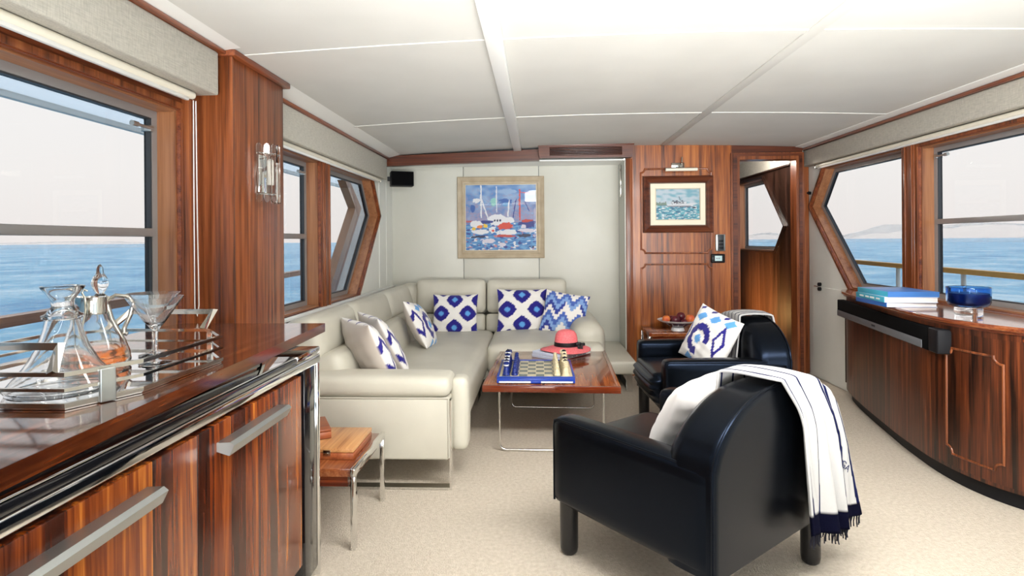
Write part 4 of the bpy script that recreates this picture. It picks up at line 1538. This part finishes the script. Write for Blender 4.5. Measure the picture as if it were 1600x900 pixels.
def chess_prof(kind):
    s = {'pawn': 0.062, 'rook': 0.078, 'knight': 0.085, 'bishop': 0.09, 'queen': 0.10, 'king': 0.112}[kind]
    w = 0.0195 if kind == 'pawn' else 0.0225
    body = [(0, 0), (w, 0), (w * 1.02, 0.006), (w * 0.86, 0.012), (w * 0.9, s * 0.22), (w * 0.72, s * 0.45), (w * 0.55, s * 0.62), (w * 0.78, s * 0.66), (w * 0.5, s * 0.70)]
    top = {'pawn': [(w * 0.62, s * 0.8), (w * 0.55, s * 0.93), (0, s)],
           'rook': [(w * 0.72, s * 0.76), (w * 0.82, s * 0.97), (w * 0.55, s), (w * 0.5, s * 0.93), (0, s * 0.93)],
           'knight': [(w * 0.68, s * 0.78), (w * 0.6, s * 0.92), (0, s)],
           'bishop': [(w * 0.66, s * 0.80), (w * 0.5, s * 0.90), (w * 0.16, s * 0.96), (w * 0.2, s * 0.98), (0, s)],
           'queen': [(w * 0.62, s * 0.80), (w * 0.85, s * 0.94), (w * 0.4, s * 0.93), (w * 0.22, s * 0.98), (0, s)],
           'king': [(w * 0.62, s * 0.80), (w * 0.74, s * 0.90), (w * 0.3, s * 0.93), (0, s * 0.935)]}[kind]
    return body + top, s, w


chess_me = {}


def chess_piece(kind, side, i, j, label):
    pr, s, w = chess_prof(kind)
    m = 'chess_blue' if side == 'blue' else 'chess_cream'
    loc = (BC[0] + (i - 3.5) * sqx, BC[1] + (j - 3.5) * sqy, PZ)
    key = (kind, side)
    name = 'chess_' + kind
    if key in chess_me:
        o = link(name, chess_me[key], None, None, loc)
    else:
        b = MB().lathe(pr, 14)
        if kind == 'knight':
            sg = 1 if side == 'blue' else -1
            b.sphere((sg * w * 0.45, 0, s * 0.86), w * 0.42, 10, (1.4, 0.7, 0.8)).box(-sg * 0.002 - 0.002, -sg * 0.002 + 0.002, -0.003, 0.003, s * 0.94, s * 1.04)
        if kind == 'king':
            b.box(-0.002, 0.002, -0.002, 0.002, s * 0.92, s * 1.02).box(-0.0055, 0.0055, -0.002, 0.002, s * 0.965, s * 0.995)
        o = b.build(name, m, None, True, loc=loc, angle=50)
        chess_me[key] = o.data
    if kind != 'pawn':
        kk = (kind, side, 'head')
        if kk in chess_me:
            link('head', chess_me[kk], None, o, (0, 0, 0))
        else:
            hb = MB().sphere((0, 0, s * 0.80), w * 0.78, 12, (1, 1, 0.75))
            chess_me[kk] = hb.build('head', 'white_ink' if side == 'blue' else 'chess_cream', o).data
        kk = (kind, side, 'cap')
        if kk in chess_me:
            link('cap', chess_me[kk], None, o, (0, 0, 0))
        else:
            hb = MB().lathe([(w * 0.66, s * 0.86), (w * 0.70, s * 0.90), (w * 0.3, s * 0.97), (0, s * 1.01)], 12)
            chess_me[kk] = hb.build('cap', 'navy_cloth', o).data
    o['label'] = label
    o['category'] = 'chess piece'
    o['group'] = ('dark blue' if side == 'blue' else 'cream') + ' chess pieces on the coffee table'


ORD = ['nearest', 'second', 'third', 'fourth', 'fifth', 'sixth', 'seventh', 'farthest']
BACK = ['rook', 'knight', 'bishop', 'queen', 'king', 'bishop', 'knight', 'rook']
for side, cn, i0, i1 in (('blue', 'dark blue', 0, 1), ('cream', 'cream', 7, 6)):
    for j in range(8):
        chess_piece(BACK[j], side, i0, j, '%s %s, %s piece in the outer row of the %s chess set' % (cn, BACK[j], ORD[j], cn))
        chess_piece('pawn', side, i1, j, '%s pawn, %s in the inner row of the %s chess set' % (cn, ORD[j], cn))


def book(name, label, c, rz, w, d, h, cover, group, spine='x-', spine_m=None):
    """w across, d deep; the spine lies on the chosen side"""
    t = thing(name, label, 'book', c, rz, group)
    sx = -1 if spine == 'x-' else 1
    MB().box(-w / 2, w / 2, -d / 2, d / 2, 0, 0.003, 0.0008).box(-w / 2, w / 2, -d / 2, d / 2, h - 0.003, h, 0.0008).build('cover', cover, t)
    MB().box(sx * w / 2 - 0.0018, sx * w / 2 + 0.0018, -d / 2, d / 2, 0.0, h, 0.001).build('spine', spine_m or cover, t)
    MB().box(-w / 2 + 0.003, w / 2 - 0.003, -d / 2 + 0.004, d / 2 - 0.004, 0.0033, h - 0.0033).build('pages', 'paper', t, False)
    return t


BKR = math.radians(49.7)
b1 = book('book', 'large book with pale cover on red boards, under the white book and coral hat', (0.175, 4.205, BZ), BKR, 0.37, 0.255, 0.022, 'red_cover', 'books under the hat', 'x-', 'pale_cover')
b2_ = book('book', 'large white book directly under the coral hat', (0.178, 4.208, BZ + 0.0225), BKR + 0.03, 0.37, 0.255, 0.022, 'pale_cover', 'books under the hat', 'x-')
for bb in (b1, b2_):
    for k in range(5):
        MB().box(-0.16 + k * 0.06, -0.12 + k * 0.06 + 0.012 * (k % 2), -0.1278, -0.1272, 0.007, 0.016).build('spine_print', 'ink', bb, False)

HZ = BZ + 0.0455
ht = thing('sun_hat', 'coral wide-brimmed sun hat with black ribbon resting on books', 'hat', (0.205, 4.16, HZ), 0.3)


def brim(u, v):
    a = 2 * PI * u
    r = 0.082 + v * (0.10 + 0.006 * math.sin(3 * a))
    z = 0.030 - 0.030 * v ** 1.6 + 0.008 * v * math.sin(2 * a + 0.7)
    return (r * math.cos(a) * 1.0, r * math.sin(a) * 0.92, max(0.0025, z))


m = MB().grid(56, 8, brim, True)
o = m.build('brim', 'hat', ht)
so_ = o.modifiers.new('thick', 'SOLIDIFY')
so_.thickness = 0.003
so_.offset = 1
MB().lathe([(0.086, 0.026), (0.085, 0.05), (0.081, 0.09), (0.074, 0.118), (0.060, 0.136), (0.035, 0.146), (0.0, 0.148)], 40, mtx=Matrix.Diagonal((1.0, 0.92, 1, 1))).build('crown', 'hat', ht)
MB().lathe([(0.0875, 0.030), (0.0885, 0.032), (0.0855, 0.062), (0.0840, 0.062)], 40, mtx=Matrix.Diagonal((1.0, 0.92, 1, 1))).build('ribbon_band', 'ribbon', ht)
bow = MB().soft((0.068, -0.068, 0.050), (0.045, 0.018, 0.028), 0.008, n=4).soft((0.098, -0.052, 0.045), (0.05, 0.016, 0.022), 0.007, n=4)
bow.box(0.050, 0.072, -0.0985, -0.094, 0.018, 0.046, 0.001).box(0.076, 0.090, -0.094, -0.088, 0.012, 0.046, 0.001)
bow.build('bow', 'ribbon', ht)
# ------------------------------------------------------------------ armchairs
CW, CD = 0.385, 0.36


def arch_z(x, z0=0.53, top=0.735):
    u = max(-1, min(1, x / CW))
    return z0 + (top - z0) * max(0.0, 1 - abs(u) ** 2.2) ** 0.62


def make_armchair(label, loc, rz):
    t = thing('armchair', label, 'armchair', loc, rz, 'black leather armchairs')
    for s in (-1, 1):
        x0, x1 = sorted((s * CW, s * 0.27))
        a = MB().soft(((x0 + x1) / 2, 0.0, 0.367), (x1 - x0, 2 * CD - 0.014, 0.335), 0.034, (0.0, 0, 0.006), 10)
        a.build('arm', 'leather_black', t)
        xe, ye, ze = s * (CW - 0.0095), CD - 0.0165, 0.5255
        MB().tube([(xe, -CD + 0.03, ze), (xe, ye - 0.02, ze), (xe, ye - 0.004, ze - 0.006), (xe, ye, ze - 0.03), (xe, ye, 0.21)], 0.0045, 8).build('piping', 'leather_black', t)
    # back: arched pad, rounded at the rim
    n = 40
    secs = [(-CD, 0.030), (-CD + 0.0, 0.012), (-CD + 0.006, 0.003), (-CD + 0.014, 0.0), (-CD + 0.03, 0.004), (-0.225, 0.004), (-0.195, 0.010), (-0.172, 0.026), (-0.160, 0.060), (-0.156, 0.12)]
    rings = []
    mb = MB()
    base = [(-CW + 2 * CW * k / (n - 1)) for k in range(n)]
    for y, ins in secs:
        ring = []
        f = (CW - ins) / CW
        for x in base:
            z = arch_z(x) - ins * 0.8
            zz = max(z, 0.25)
            lean = 0.10 * max(0, zz - 0.42) if y > -0.25 else 0.02 * max(0, zz - 0.4)
            ring.append(mb.bm.verts.new((x * f, y - lean, zz)))
        ring.append(mb.bm.verts.new((CW * f, y, 0.2)))
        ring.append(mb.bm.verts.new((-CW * f, y, 0.2)))
        rings.append(ring)
    k = len(rings[0])
    for A, B in zip(rings, rings[1:]):
        for i in range(k):
            mb.bm.faces.new((A[i], A[(i + 1) % k], B[(i + 1) % k], B[i]))
    for R_ in (rings[0], rings[-1]):
        m2 = n // 2
        for i in range(n - 1):
            j0, j1 = R_[i], R_[i + 1]
            lo0 = None
        bot = [R_[n + 1], R_[n]]
        # fan of quads down to the bottom edge
        lows = []
        for i in range(n):
            u = i / (n - 1)
            if i == 0:
                lows.append(bot[0])
            elif i == n - 1:
                lows.append(bot[1])
            else:
                p = bot[0].co.lerp(bot[1].co, u)
                lows.append(mb.bm.verts.new(p))
        for i in range(n - 1):
            try:
                mb.bm.faces.new((R_[i], R_[i + 1], lows[i + 1], lows[i]))
            except ValueError:
                pass
    mb.build('back', 'leather_black', t, True, angle=55)
    pts = [(-CW + 0.002, -CD + 0.004, 0.205)] + [(x * 0.995, -CD + 0.004 - 0.02 * max(0, arch_z(x) - 0.4), arch_z(x) - 0.001) for x in base] + [(CW - 0.002, -CD + 0.004, 0.205)]
    MB().tube(pts, 0.0055, 8, up=(0, -1, 0)).build('piping', 'leather_black', t)

    def pleat(p):
        if p.y > 0.30:
            k = min(1, (p.y - 0.30) / 0.06)
            p.y += 0.007 * k * math.sin(p.z * 150)
            p.y -= 0.25 * max(0, 0.34 - p.z) * k
        return p
    MB().soft((0, 0.115, 0.335), (0.536, 0.57, 0.20), 0.06, (0, 0.012, 0.02), 26, fn=pleat).build('seat_cushion', 'leather_black', t)
    MB().box(-0.268, 0.268, -0.15, 0.33, 0.2, 0.25, 0.01).build('seat_rail', 'leather_black', t)
    for sx in (-1, 1):
        for sy in (-1, 1):
            MB().lathe([(0.0, 0.0), (0.024, 0.0), (0.032, 0.008), (0.035, 0.024), (0.036, 0.205), (0.0, 0.205)], 22, (sx * (CW - 0.055), sy * (CD - 0.05), 0)).build('leg', 'leg_black', t)
    return t


A1 = ((0.57, 2.24, 0), math.radians(40.5))
A2 = ((1.05, 3.67, 0), math.radians(92.5))
make_armchair('black leather armchair in the foreground, seen from behind, with white throw', *A1)
make_armchair('black leather armchair farther off beside the coffee table, seen from its side', *A2)


def throw(label, frame, x_top, x_low, z_in, z_out, amp, seed, hem=True, mono=False):
    (lx, ly, lz), rz = frame
    t = thing('throw_blanket', label, 'blanket', (lx, ly, lz), rz, 'striped throws over the armchairs')
    nu, nv = 210, 90
    yi, yo = -0.165, -CD - 0.012

    def path(x, v):
        """point of the drape over the back: v 0 inside .. 1 outside hem"""
        zt = arch_z(x) + 0.013
        Lin, Lt, Lo = max(0.02, zt - z_in), 0.21, max(0.02, zt - z_out)
        s = v * (Lin + Lt + Lo)
        if s < Lin:
            z = z_in + s
            return (yi + 0.016 - 0.10 * max(0, z - 0.42), z, 0)
        if s < Lin + Lt:
            a = (s - Lin) / Lt
            y0, y1 = yi + 0.016 - 0.10 * max(0, zt - 0.42), yo - 0.006
            ang = a * PI
            return ((y0 + y1) / 2 + (y0 - y1) / 2 * math.cos(ang), zt + 0.012 * math.sin(ang), 0)
        d = s - Lin - Lt
        return (yo - 0.006 - 0.014 * min(1, d / 0.1), zt - d, d / Lo)

    def f(u, v):
        k = min(1, max(0, (v - 0.35) / 0.3))
        k = k * k * (3 - 2 * k)
        x = (x_top[0] + u * (x_top[1] - x_top[0])) * (1 - k) + (x_low[0] + u * (x_low[1] - x_low[0])) * k
        xs = max(-CW + 0.002, min(CW - 0.002, x))
        y, z, d = path(xs, v)
        over = x - xs
        fold = abs(math.sin(u * PI * 3.6 + seed + 0.35 * math.sin(v * 4))) ** 0.7
        fold2 = math.sin(u * 2 * PI * 5.3 + seed * 2)
        y -= (amp * fold + amp * 0.25 * fold2) * (0.25 + 0.9 * d) * (1 if v > 0.4 else 0.3)
        z += 0.004 * fold * (1 - d)
        if over > 0:
            y += over * 0.5
            z -= over * 0.25
        z += 0.03 * d * math.sin(u * 5 + seed) * 0.6
        return (x + amp * 0.2 * fold2 * d, y, z)
    STR = (0.05, 0.20, 0.36, 0.52, 0.68, 0.84)
    WH, NV = rgb('#b4b3b2'), rgb('#11163c')
    uv = []
    for i in range(nu):
        for j in range(nv):
            u, v = i / (nu - 1), j / (nv - 1)
            c = WH
            for q in STR:
                if abs(u - q + 0.015 * math.sin(v * 5)) < 0.0125:
                    c = NV
            if hem and v > 0.925:
                c = rgb('#06071a')
            uv.append(c)
    it = iter(uv)
    m = MB().grid(nu, nv, f)
    o = m.build('cloth', 'throw', t, True, paint=lambda p: next(it), angle=180)
    s_ = o.modifiers.new('thick', 'SOLIDIFY')
    s_.thickness = 0.009
    s_.offset = 1 if True else -1
    if hem:
        fr = MB()
        rnd = random.Random(seed)
        for i in range(64):
            u = (i + rnd.random() * 0.6) / 64
            p = Vector(f(u, 1.0))
            L = 0.025 + 0.02 * rnd.random()
            q = p + Vector((rnd.uniform(-0.006, 0.006), rnd.uniform(-0.006, 0.004), -L))
            fr.tube([p + Vector((0, -0.004, 0.006)), (p + q) / 2 + Vector((rnd.uniform(-0.003, 0.003), 0, 0)), q], 0.0022, 5)
        o2 = fr.build('fringe', 'navy_cloth', t, False)
        o2['kind'] = 'stuff'
    if mono:
        u, v = 0.70, 0.74
        p, px, pz = Vector(f(u, v)), Vector(f(u + 0.06, v)), Vector(f(u, v - 0.03))
        X = (px - p).normalized()
        Z = (pz - p)
        Z = (Z - X * Z.dot(X)).normalized()
        Y = X.cross(Z)
        nn = -Y if Y.y > 0 else Y
        tx = text('GA', 0.036, t, (0, 0, 0), (0, 0, 0), 'navy_ink', 'monogram')
        Mx = Matrix((X, Z, X.cross(Z))).transposed().to_4x4()
        Mx.translation = p + X.cross(Z) * (0.013 if X.cross(Z).y < 0 else -0.013)
        tx.matrix_local = Mx
    return t


throw('white throw with navy stripes and dark fringe hanging down behind the foreground armchair', A1, (-0.07, 0.42), (0.06, 0.47), 0.52, 0.215, 0.05, 1.7, True, True)
throw('white throw with thin dark stripes folded over the back of the farther armchair', A2, (-0.12, 0.24), (-0.10, 0.22), 0.44, 0.69, 0.010, 4.1, False)


def chair_pt(frame, p):
    (lx, ly, lz), rz = frame
    c, s = math.cos(rz), math.sin(rz)
    return (lx + p[0] * c - p[1] * s, ly + p[0] * s + p[1] * c, p[2])


def chair_dir(frame, p):
    c, s = math.cos(frame[1]), math.sin(frame[1])
    return (p[0] * c - p[1] * s, p[0] * s + p[1] * c, p[2])


pillow('plain white cushion lying in the foreground armchair', chair_pt(A1, (0.02, -0.02, 0.555)), chair_dir(A1, (-0.05, 0.86, 0.50)), 0.44, 0.36, 0.15, blank, rgb('#e2dedb'), 0.10, 'armchair cushions')
pillow('white cushion with blue ikat marks propped in the farther armchair', chair_pt(A2, (-0.03, -0.02, 0.60)), chair_dir(A2, (-0.42, 0.80, 0.36)), 0.37, 0.36, 0.13, ikat_big, rgb('#e2dedb'), 0.26, 'armchair cushions')

# ------------------------------------------------------------------ table with the fruit bowl
ft = thing('side_table', 'dark wood side table against the bulkhead under the fruit bowl', 'table', (1.24, 4.99, 0))
MB().box(-0.30, 0.31, -0.185, 0.185, 0.418, 0.45, 0.003).build('table_top', 'rosewood', ft)
MB().box(-0.285, 0.295, -0.17, 0.17, 0.36, 0.4175).build('apron', 'rosewood_edge', ft, False)
for x in (-0.311, 0.321):
    MB().box(x - 0.01, x + 0.01, -0.19, 0.19, 0.42, 0.452, 0.002).build('side_rail', 'rosewood_edge', ft)
    for y in (-0.176, 0.176):
        MB().box(x - 0.01, x + 0.01, y - 0.013, y + 0.013, 0.0, 0.4195, 0.002).build('leg', 'chrome', ft)
BW = (1.19, 4.95, 0.4505)
fb = thing('fruit_bowl', 'white and navy patterned footed bowl holding peaches and plums', 'bowl', BW)


def china(p):
    r, a = math.hypot(p.x, p.y), math.atan2(p.y, p.x)
    w, n = rgb('#e8e8ea'), rgb('#1b2350')
    if p.z < 0.026 or r > 0.155:
        return w
    q = (a / (2 * PI) * 16) % 1
    z = (p.z - 0.028) / 0.055
    if abs(q - 0.5) * 1.9 + abs(z - 0.5) * 1.5 < 0.62:
        return w if abs(q - 0.5) * 1.9 + abs(z - 0.5) * 1.5 < 0.28 else n
    return n if z < 0.8 else w


MB().lathe([(0.0, 0.006), (0.05, 0.0), (0.056, 0.0), (0.053, 0.012), (0.048, 0.024), (0.06, 0.032), (0.08, 0.040), (0.10, 0.050), (0.12, 0.060), (0.14, 0.071), (0.155, 0.080), (0.166, 0.088), (0.170, 0.091), (0.165, 0.092), (0.15, 0.083), (0.12, 0.068), (0.07, 0.045), (0.0, 0.034)], 96).build('bowl', 'glazed', fb, True, paint=china)


def fruit(kind, x, y, z, r, label):
    m = {'peach': 'peach', 'plum': 'plum'}[kind]
    t = thing(kind, label, 'fruit', (BW[0] + x, BW[1] + y, BW[2] + z), random.uniform(0, 6), 'fruit in the patterned bowl')
    b = bmesh.new()
    bmesh.ops.create_uvsphere(b, u_segments=24, v_segments=16, radius=r)
    for v in b.verts:
        a = math.atan2(v.co.y, v.co.x)
        v.co *= 1 - 0.05 * math.exp(-(a / 0.25) ** 2)
        q = math.hypot(v.co.x, v.co.y) / r
        if v.co.z > 0:
            v.co.z -= 0.22 * r * math.exp(-(q / 0.3) ** 2)
        v.co.z += r
    mb = MB()
    mb.bm.free()
    mb.bm = b
    mb.build('flesh', m, t)
    MB().cyl((0, 0, 1.72 * r), (0.003, 0.002, 1.72 * r + 0.012), 0.0022, seg=6).build('stalk', 'box_edge', t)


fruit('peach', -0.098, -0.01, 0.062, 0.034, 'orange red peach at the edge of the bowl toward the sofa')
fruit('plum', -0.027, -0.035, 0.052, 0.039, 'dark plum in the middle of the bowl, lower of the two big ones')
fruit('plum', 0.030, 0.015, 0.079, 0.037, 'dark plum lying highest on the heap of fruit')
fruit('peach', 0.098, -0.02, 0.062, 0.038, 'yellow orange peach at the bowl edge toward the doorway')
fruit('plum', 0.038, -0.065, 0.048, 0.027, 'small red plum low in front between the plum and the peach')
fruit('plum', -0.04, 0.06, 0.056, 0.032, 'dark plum at the back of the bowl, mostly hidden')

# ------------------------------------------------------------------ sideboard along the starboard side
FP = [(4.60, 2.41), (4.50, 2.345), (4.25, 2.27), (3.98, 2.205), (3.70, 2.145), (3.44, 2.09), (3.10, 2.04), (2.90, 2.045), (2.75, 2.08), (2.65, 2.13), (2.56, 2.20), (2.46, 2.30), (2.38, 2.44)]


def fx(y):
    if y >= FP[0][0]:
        return FP[0][1]
    for (ya, xa), (yb, xb) in zip(FP, FP[1:]):
        if yb <= y <= ya:
            t = (ya - y) / (ya - yb)
            return xa + (xb - xa) * t
    return FP[-1][1]


YSs = [4.60 - (4.60 - 2.38) * k / 60 for k in range(61)]
for _ in range(1):
    XSs = [fx(y) for y in YSs]
    for _k in range(4):
        XSs = [XSs[0]] + [(XSs[i - 1] + 2 * XSs[i] + XSs[i + 1]) / 4 for i in range(1, 60)] + [XSs[-1]]


def sx_(y):
    t = (4.60 - y) / (4.60 - 2.38) * 60
    i = max(0, min(59, int(t)))
    return XSs[i] + (XSs[i + 1] - XSs[i]) * (t - i)


def snorm(y):
    d = (sx_(y - 0.03) - sx_(y + 0.03)) / 0.06
    n = Vector((-1, -d, 0))      # outward, into the room
    return n.normalized()


SBL = (2.3, 3.5, 0)
sb = thing('sideboard', 'bow-fronted dark wood sideboard under the windows opposite the sofa', 'sideboard', SBL)


def outline(o, xback=2.459):
    pts = []
    for y in YSs:
        n = snorm(min(4.57, max(2.41, y)))
        pts.append((sx_(y) + n.x * o, y + n.y * o))
    return [(xback, 4.60 + o)] + pts + [(xback, 2.38 - o)]


def sbpart(mb, name, m, smooth=True, angle=30, parent=None):
    return mb.build(name, m, sb, smooth, loc=off(SBL), angle=angle)


sbpart(MB().plate(outline(0.0), [], XY, 0.075, 0.785), 'body', 'cabinet')
sbpart(MB().plate(outline(-0.035), [], XY, 0.0, 0.0745), 'plinth', 'black_matt')
sbpart(MB().plate(outline(0.018), [], XY, 0.7855, 0.797), 'top_moulding', 'mahogany_y')
o = sbpart(MB().plate(outline(0.036), [], XY, 0.7975, 0.822), 'top', 'rosewood')
bv = o.modifiers.new('bevel', 'BEVEL')
bv.width = 0.009
bv.segments = 3
bv.limit_method = 'ANGLE'
sbpart(MB().tube([(2.405, 4.595, z) for z in (0.10, 0.3, 0.5, 0.74)], 0.012, 8), 'end_bead', 'cabinet')


def on_face(y, z, o=0.0):
    n = snorm(y)
    return (sx_(y) + n.x * o, y + n.y * o, z)


def face_panel(y0, y1, z0, z1, o0, o1, n=16):
    mb = MB()
    rows = []
    for k in range(n + 1):
        y = y0 + (y1 - y0) * k / n
        rows.append([mb.bm.verts.new(on_face(y, z, o)) for z, o in ((z0, o0), (z0, o1), (z1, o1), (z1, o0))])
    for A, B in zip(rows, rows[1:]):
        for j in range(4):
            mb.bm.faces.new((A[j], A[(j + 1) % 4], B[(j + 1) % 4], B[j]))
    mb.bm.faces.new(rows[0])
    mb.bm.faces.new(list(reversed(rows[-1])))
    return mb


dr = face_panel(2.62, 3.03, 0.095, 0.765, 0.0005, 0.006).build('door', 'cabinet', sb, True, loc=off(SBL))
ol = notched(2.70, 2.965, 0.155, 0.675, 0.035)
mp = []
for (a, b), (c, d) in zip(ol, ol[1:] + ol[:1]):
    q = max(1, int(math.hypot(c - a, d - b) / 0.05))
    mp += [on_face(a + (c - a) * i / q, b + (d - b) * i / q, 0.007) for i in range(q)]
MB().tube(mp, 0.006, 8, True, up=(-1, 0, 0)).build('moulding', 'mahogany', dr, True, loc=(0, 0, 0))
sbpart(face_panel(2.60, 4.40, 0.755, 0.784, 0.0005, 0.009, 40), 'top_rail', 'cabinet')
kb = MB().cyl(on_face(2.63, 0.765, 0.006), on_face(2.63, 0.765, 0.02), 0.009, seg=12)
sbpart(kb, 'button', 'rosewood_edge')
swm = face_panel(2.575, 2.625, 0.69, 0.735, 0.0005, 0.010, 3).build('switch_plate', 'black_matt', sb, True, loc=off(SBL))
for zz in (0.705, 0.72):
    MB().box(-0.003, 0.0, -0.008, 0.008, 0, 0.005).build('switch_mark', 'white_ink', swm, False, loc=on_face(2.602, zz, 0.0115))

# soundbar fixed under the top
pa, pb = Vector((2.245, 4.42, 0.0)), Vector((1.98, 2.945, 0.0))
dv = (pb - pa)
Lb = dv.length
ang = math.atan2(dv.y, dv.x)
sbr = thing('soundbar', 'long black soundbar with a grey lower strip on the sideboard front', 'speaker', ((pa.x + pb.x) / 2, (pa.y + pb.y) / 2, 0.642), ang)
MB().box(-Lb / 2, Lb / 2 - 0.10, 0.0, 0.05, 0.0, 0.122, 0.006).build('housing', 'grille', sbr)
MB().box(Lb / 2 - 0.0985, Lb / 2, 0.0, 0.085, 0.0, 0.122, 0.008, 3).build('end_cap', 'black_matt', sbr)
MB().box(-Lb / 2 + 0.01, Lb / 2 - 0.16, -0.004, 0.0, 0.004, 0.046, 0.001).build('lower_strip', 'satin_grey', sbr)
text('SONOS', 0.018, sbr, (-0.05, -0.0048, 0.026), (PI / 2, 0, 0), 'black_matt')

SBT = 0.8225
k5 = math.radians(-4)
book('book', 'lowest book of the blue stack on the sideboard, white pages and royal blue spine', (2.155, 3.575, SBT), k5 + 0.02, 0.275, 0.35, 0.026, 'pale_cover', 'stack of blue books on the sideboard', 'x-', 'royal_cover')
mbk = book('book', 'middle book of the blue stack on the sideboard, with an aqua spine', (2.155, 3.570, SBT + 0.0265), k5 - 0.03, 0.285, 0.36, 0.032, 'pale_cover', 'stack of blue books on the sideboard', 'x-', 'aqua_cover')
for k in range(4):
    MB().box(-0.1452, -0.1445, -0.13 + k * 0.068, -0.13 + k * 0.068 + 0.045 + 0.008 * (k % 2), 0.011, 0.021).build('spine_print', 'white_ink', mbk, False)
tbk = book('book', 'blue covered book on top of the stack on the sideboard', (2.16, 3.565, SBT + 0.059), k5 + 0.01, 0.275, 0.35, 0.03, 'blue_cover', 'stack of blue books on the sideboard', 'x-', 'aqua_cover')
MB().box(-0.139, 0.1375, -0.1765, -0.1745, 0.0, 0.03).build('cover_edge', 'blue_cover', tbk, False)
cd_ = thing('candle_bowl', 'wide blue glass candle bowl on a clear base on the sideboard', 'candle', (2.185, 3.02, SBT))
MB().lathe([(0, 0), (0.058, 0), (0.060, 0.004), (0.059, 0.040), (0.056, 0.046), (0, 0.046)], 40).build('foot', 'crystal', cd_)
MB().lathe([(0.0, 0.047), (0.065, 0.047), (0.084, 0.056), (0.092, 0.072), (0.093, 0.145), (0.091, 0.147), (0.089, 0.145), (0.088, 0.075), (0.081, 0.062), (0.063, 0.053), (0, 0.053)], 56).build('bowl', 'blue_glass', cd_)
MB().lathe([(0, 0.0545), (0.062, 0.0545), (0.079, 0.064), (0.0865, 0.076), (0.0865, 0.116), (0, 0.114)], 48).build('wax', 'wax', cd_)
for k in range(3):
    a = k * 2.1
    MB().cyl((0.04 * math.cos(a), 0.04 * math.sin(a), 0.1155), (0.04 * math.cos(a), 0.04 * math.sin(a), 0.130), 0.0015, seg=6).build('wick', 'white_ink', cd_)

# small step lamp low in the lobby: warms the dark panelling
lm = thing('step_lamp', 'small warm step lamp low in the lobby beyond the doorway', 'lamp', (1.70, 6.1, 0.42))
MB().box(-0.038, -0.02, -0.05, 0.05, -0.03, 0.03, 0.004).build('housing', 'nickel', lm)
ld = bpy.data.lights.new('step_lamp_light', 'SPOT')
ld.energy = 190
ld.color = (1.0, 0.58, 0.2)
ld.shadow_soft_size = 0.03
ld.spot_size = math.radians(105)
ld.spot_blend = 0.9
lo = bpy.data.objects.new('step_lamp_light', ld)
COL.objects.link(lo)
lo.parent = lm
lo.rotation_euler = (0, math.radians(-100), 0)

cl = thing('lobby_fill_lamp', 'added round fill lamp on the lobby ceiling, hidden by the door head', 'lamp', (2.0, 5.62, 2.055))  # invented lamp behind the door head, added to brighten the lobby
MB().lathe([(0.0, 0.0), (0.06, 0.0), (0.075, 0.01), (0.078, 0.024), (0.0, 0.024)], 28).build('housing', 'white_gloss', cl)
ld2 = bpy.data.lights.new('lobby_fill_light', 'POINT')
ld2.energy = 18
ld2.color = (1.0, 0.93, 0.85)
ld2.shadow_soft_size = 0.05
lo2 = bpy.data.objects.new('lobby_fill_light', ld2)
COL.objects.link(lo2)
lo2.parent = cl
lo2.location = (0, 0, -0.07)
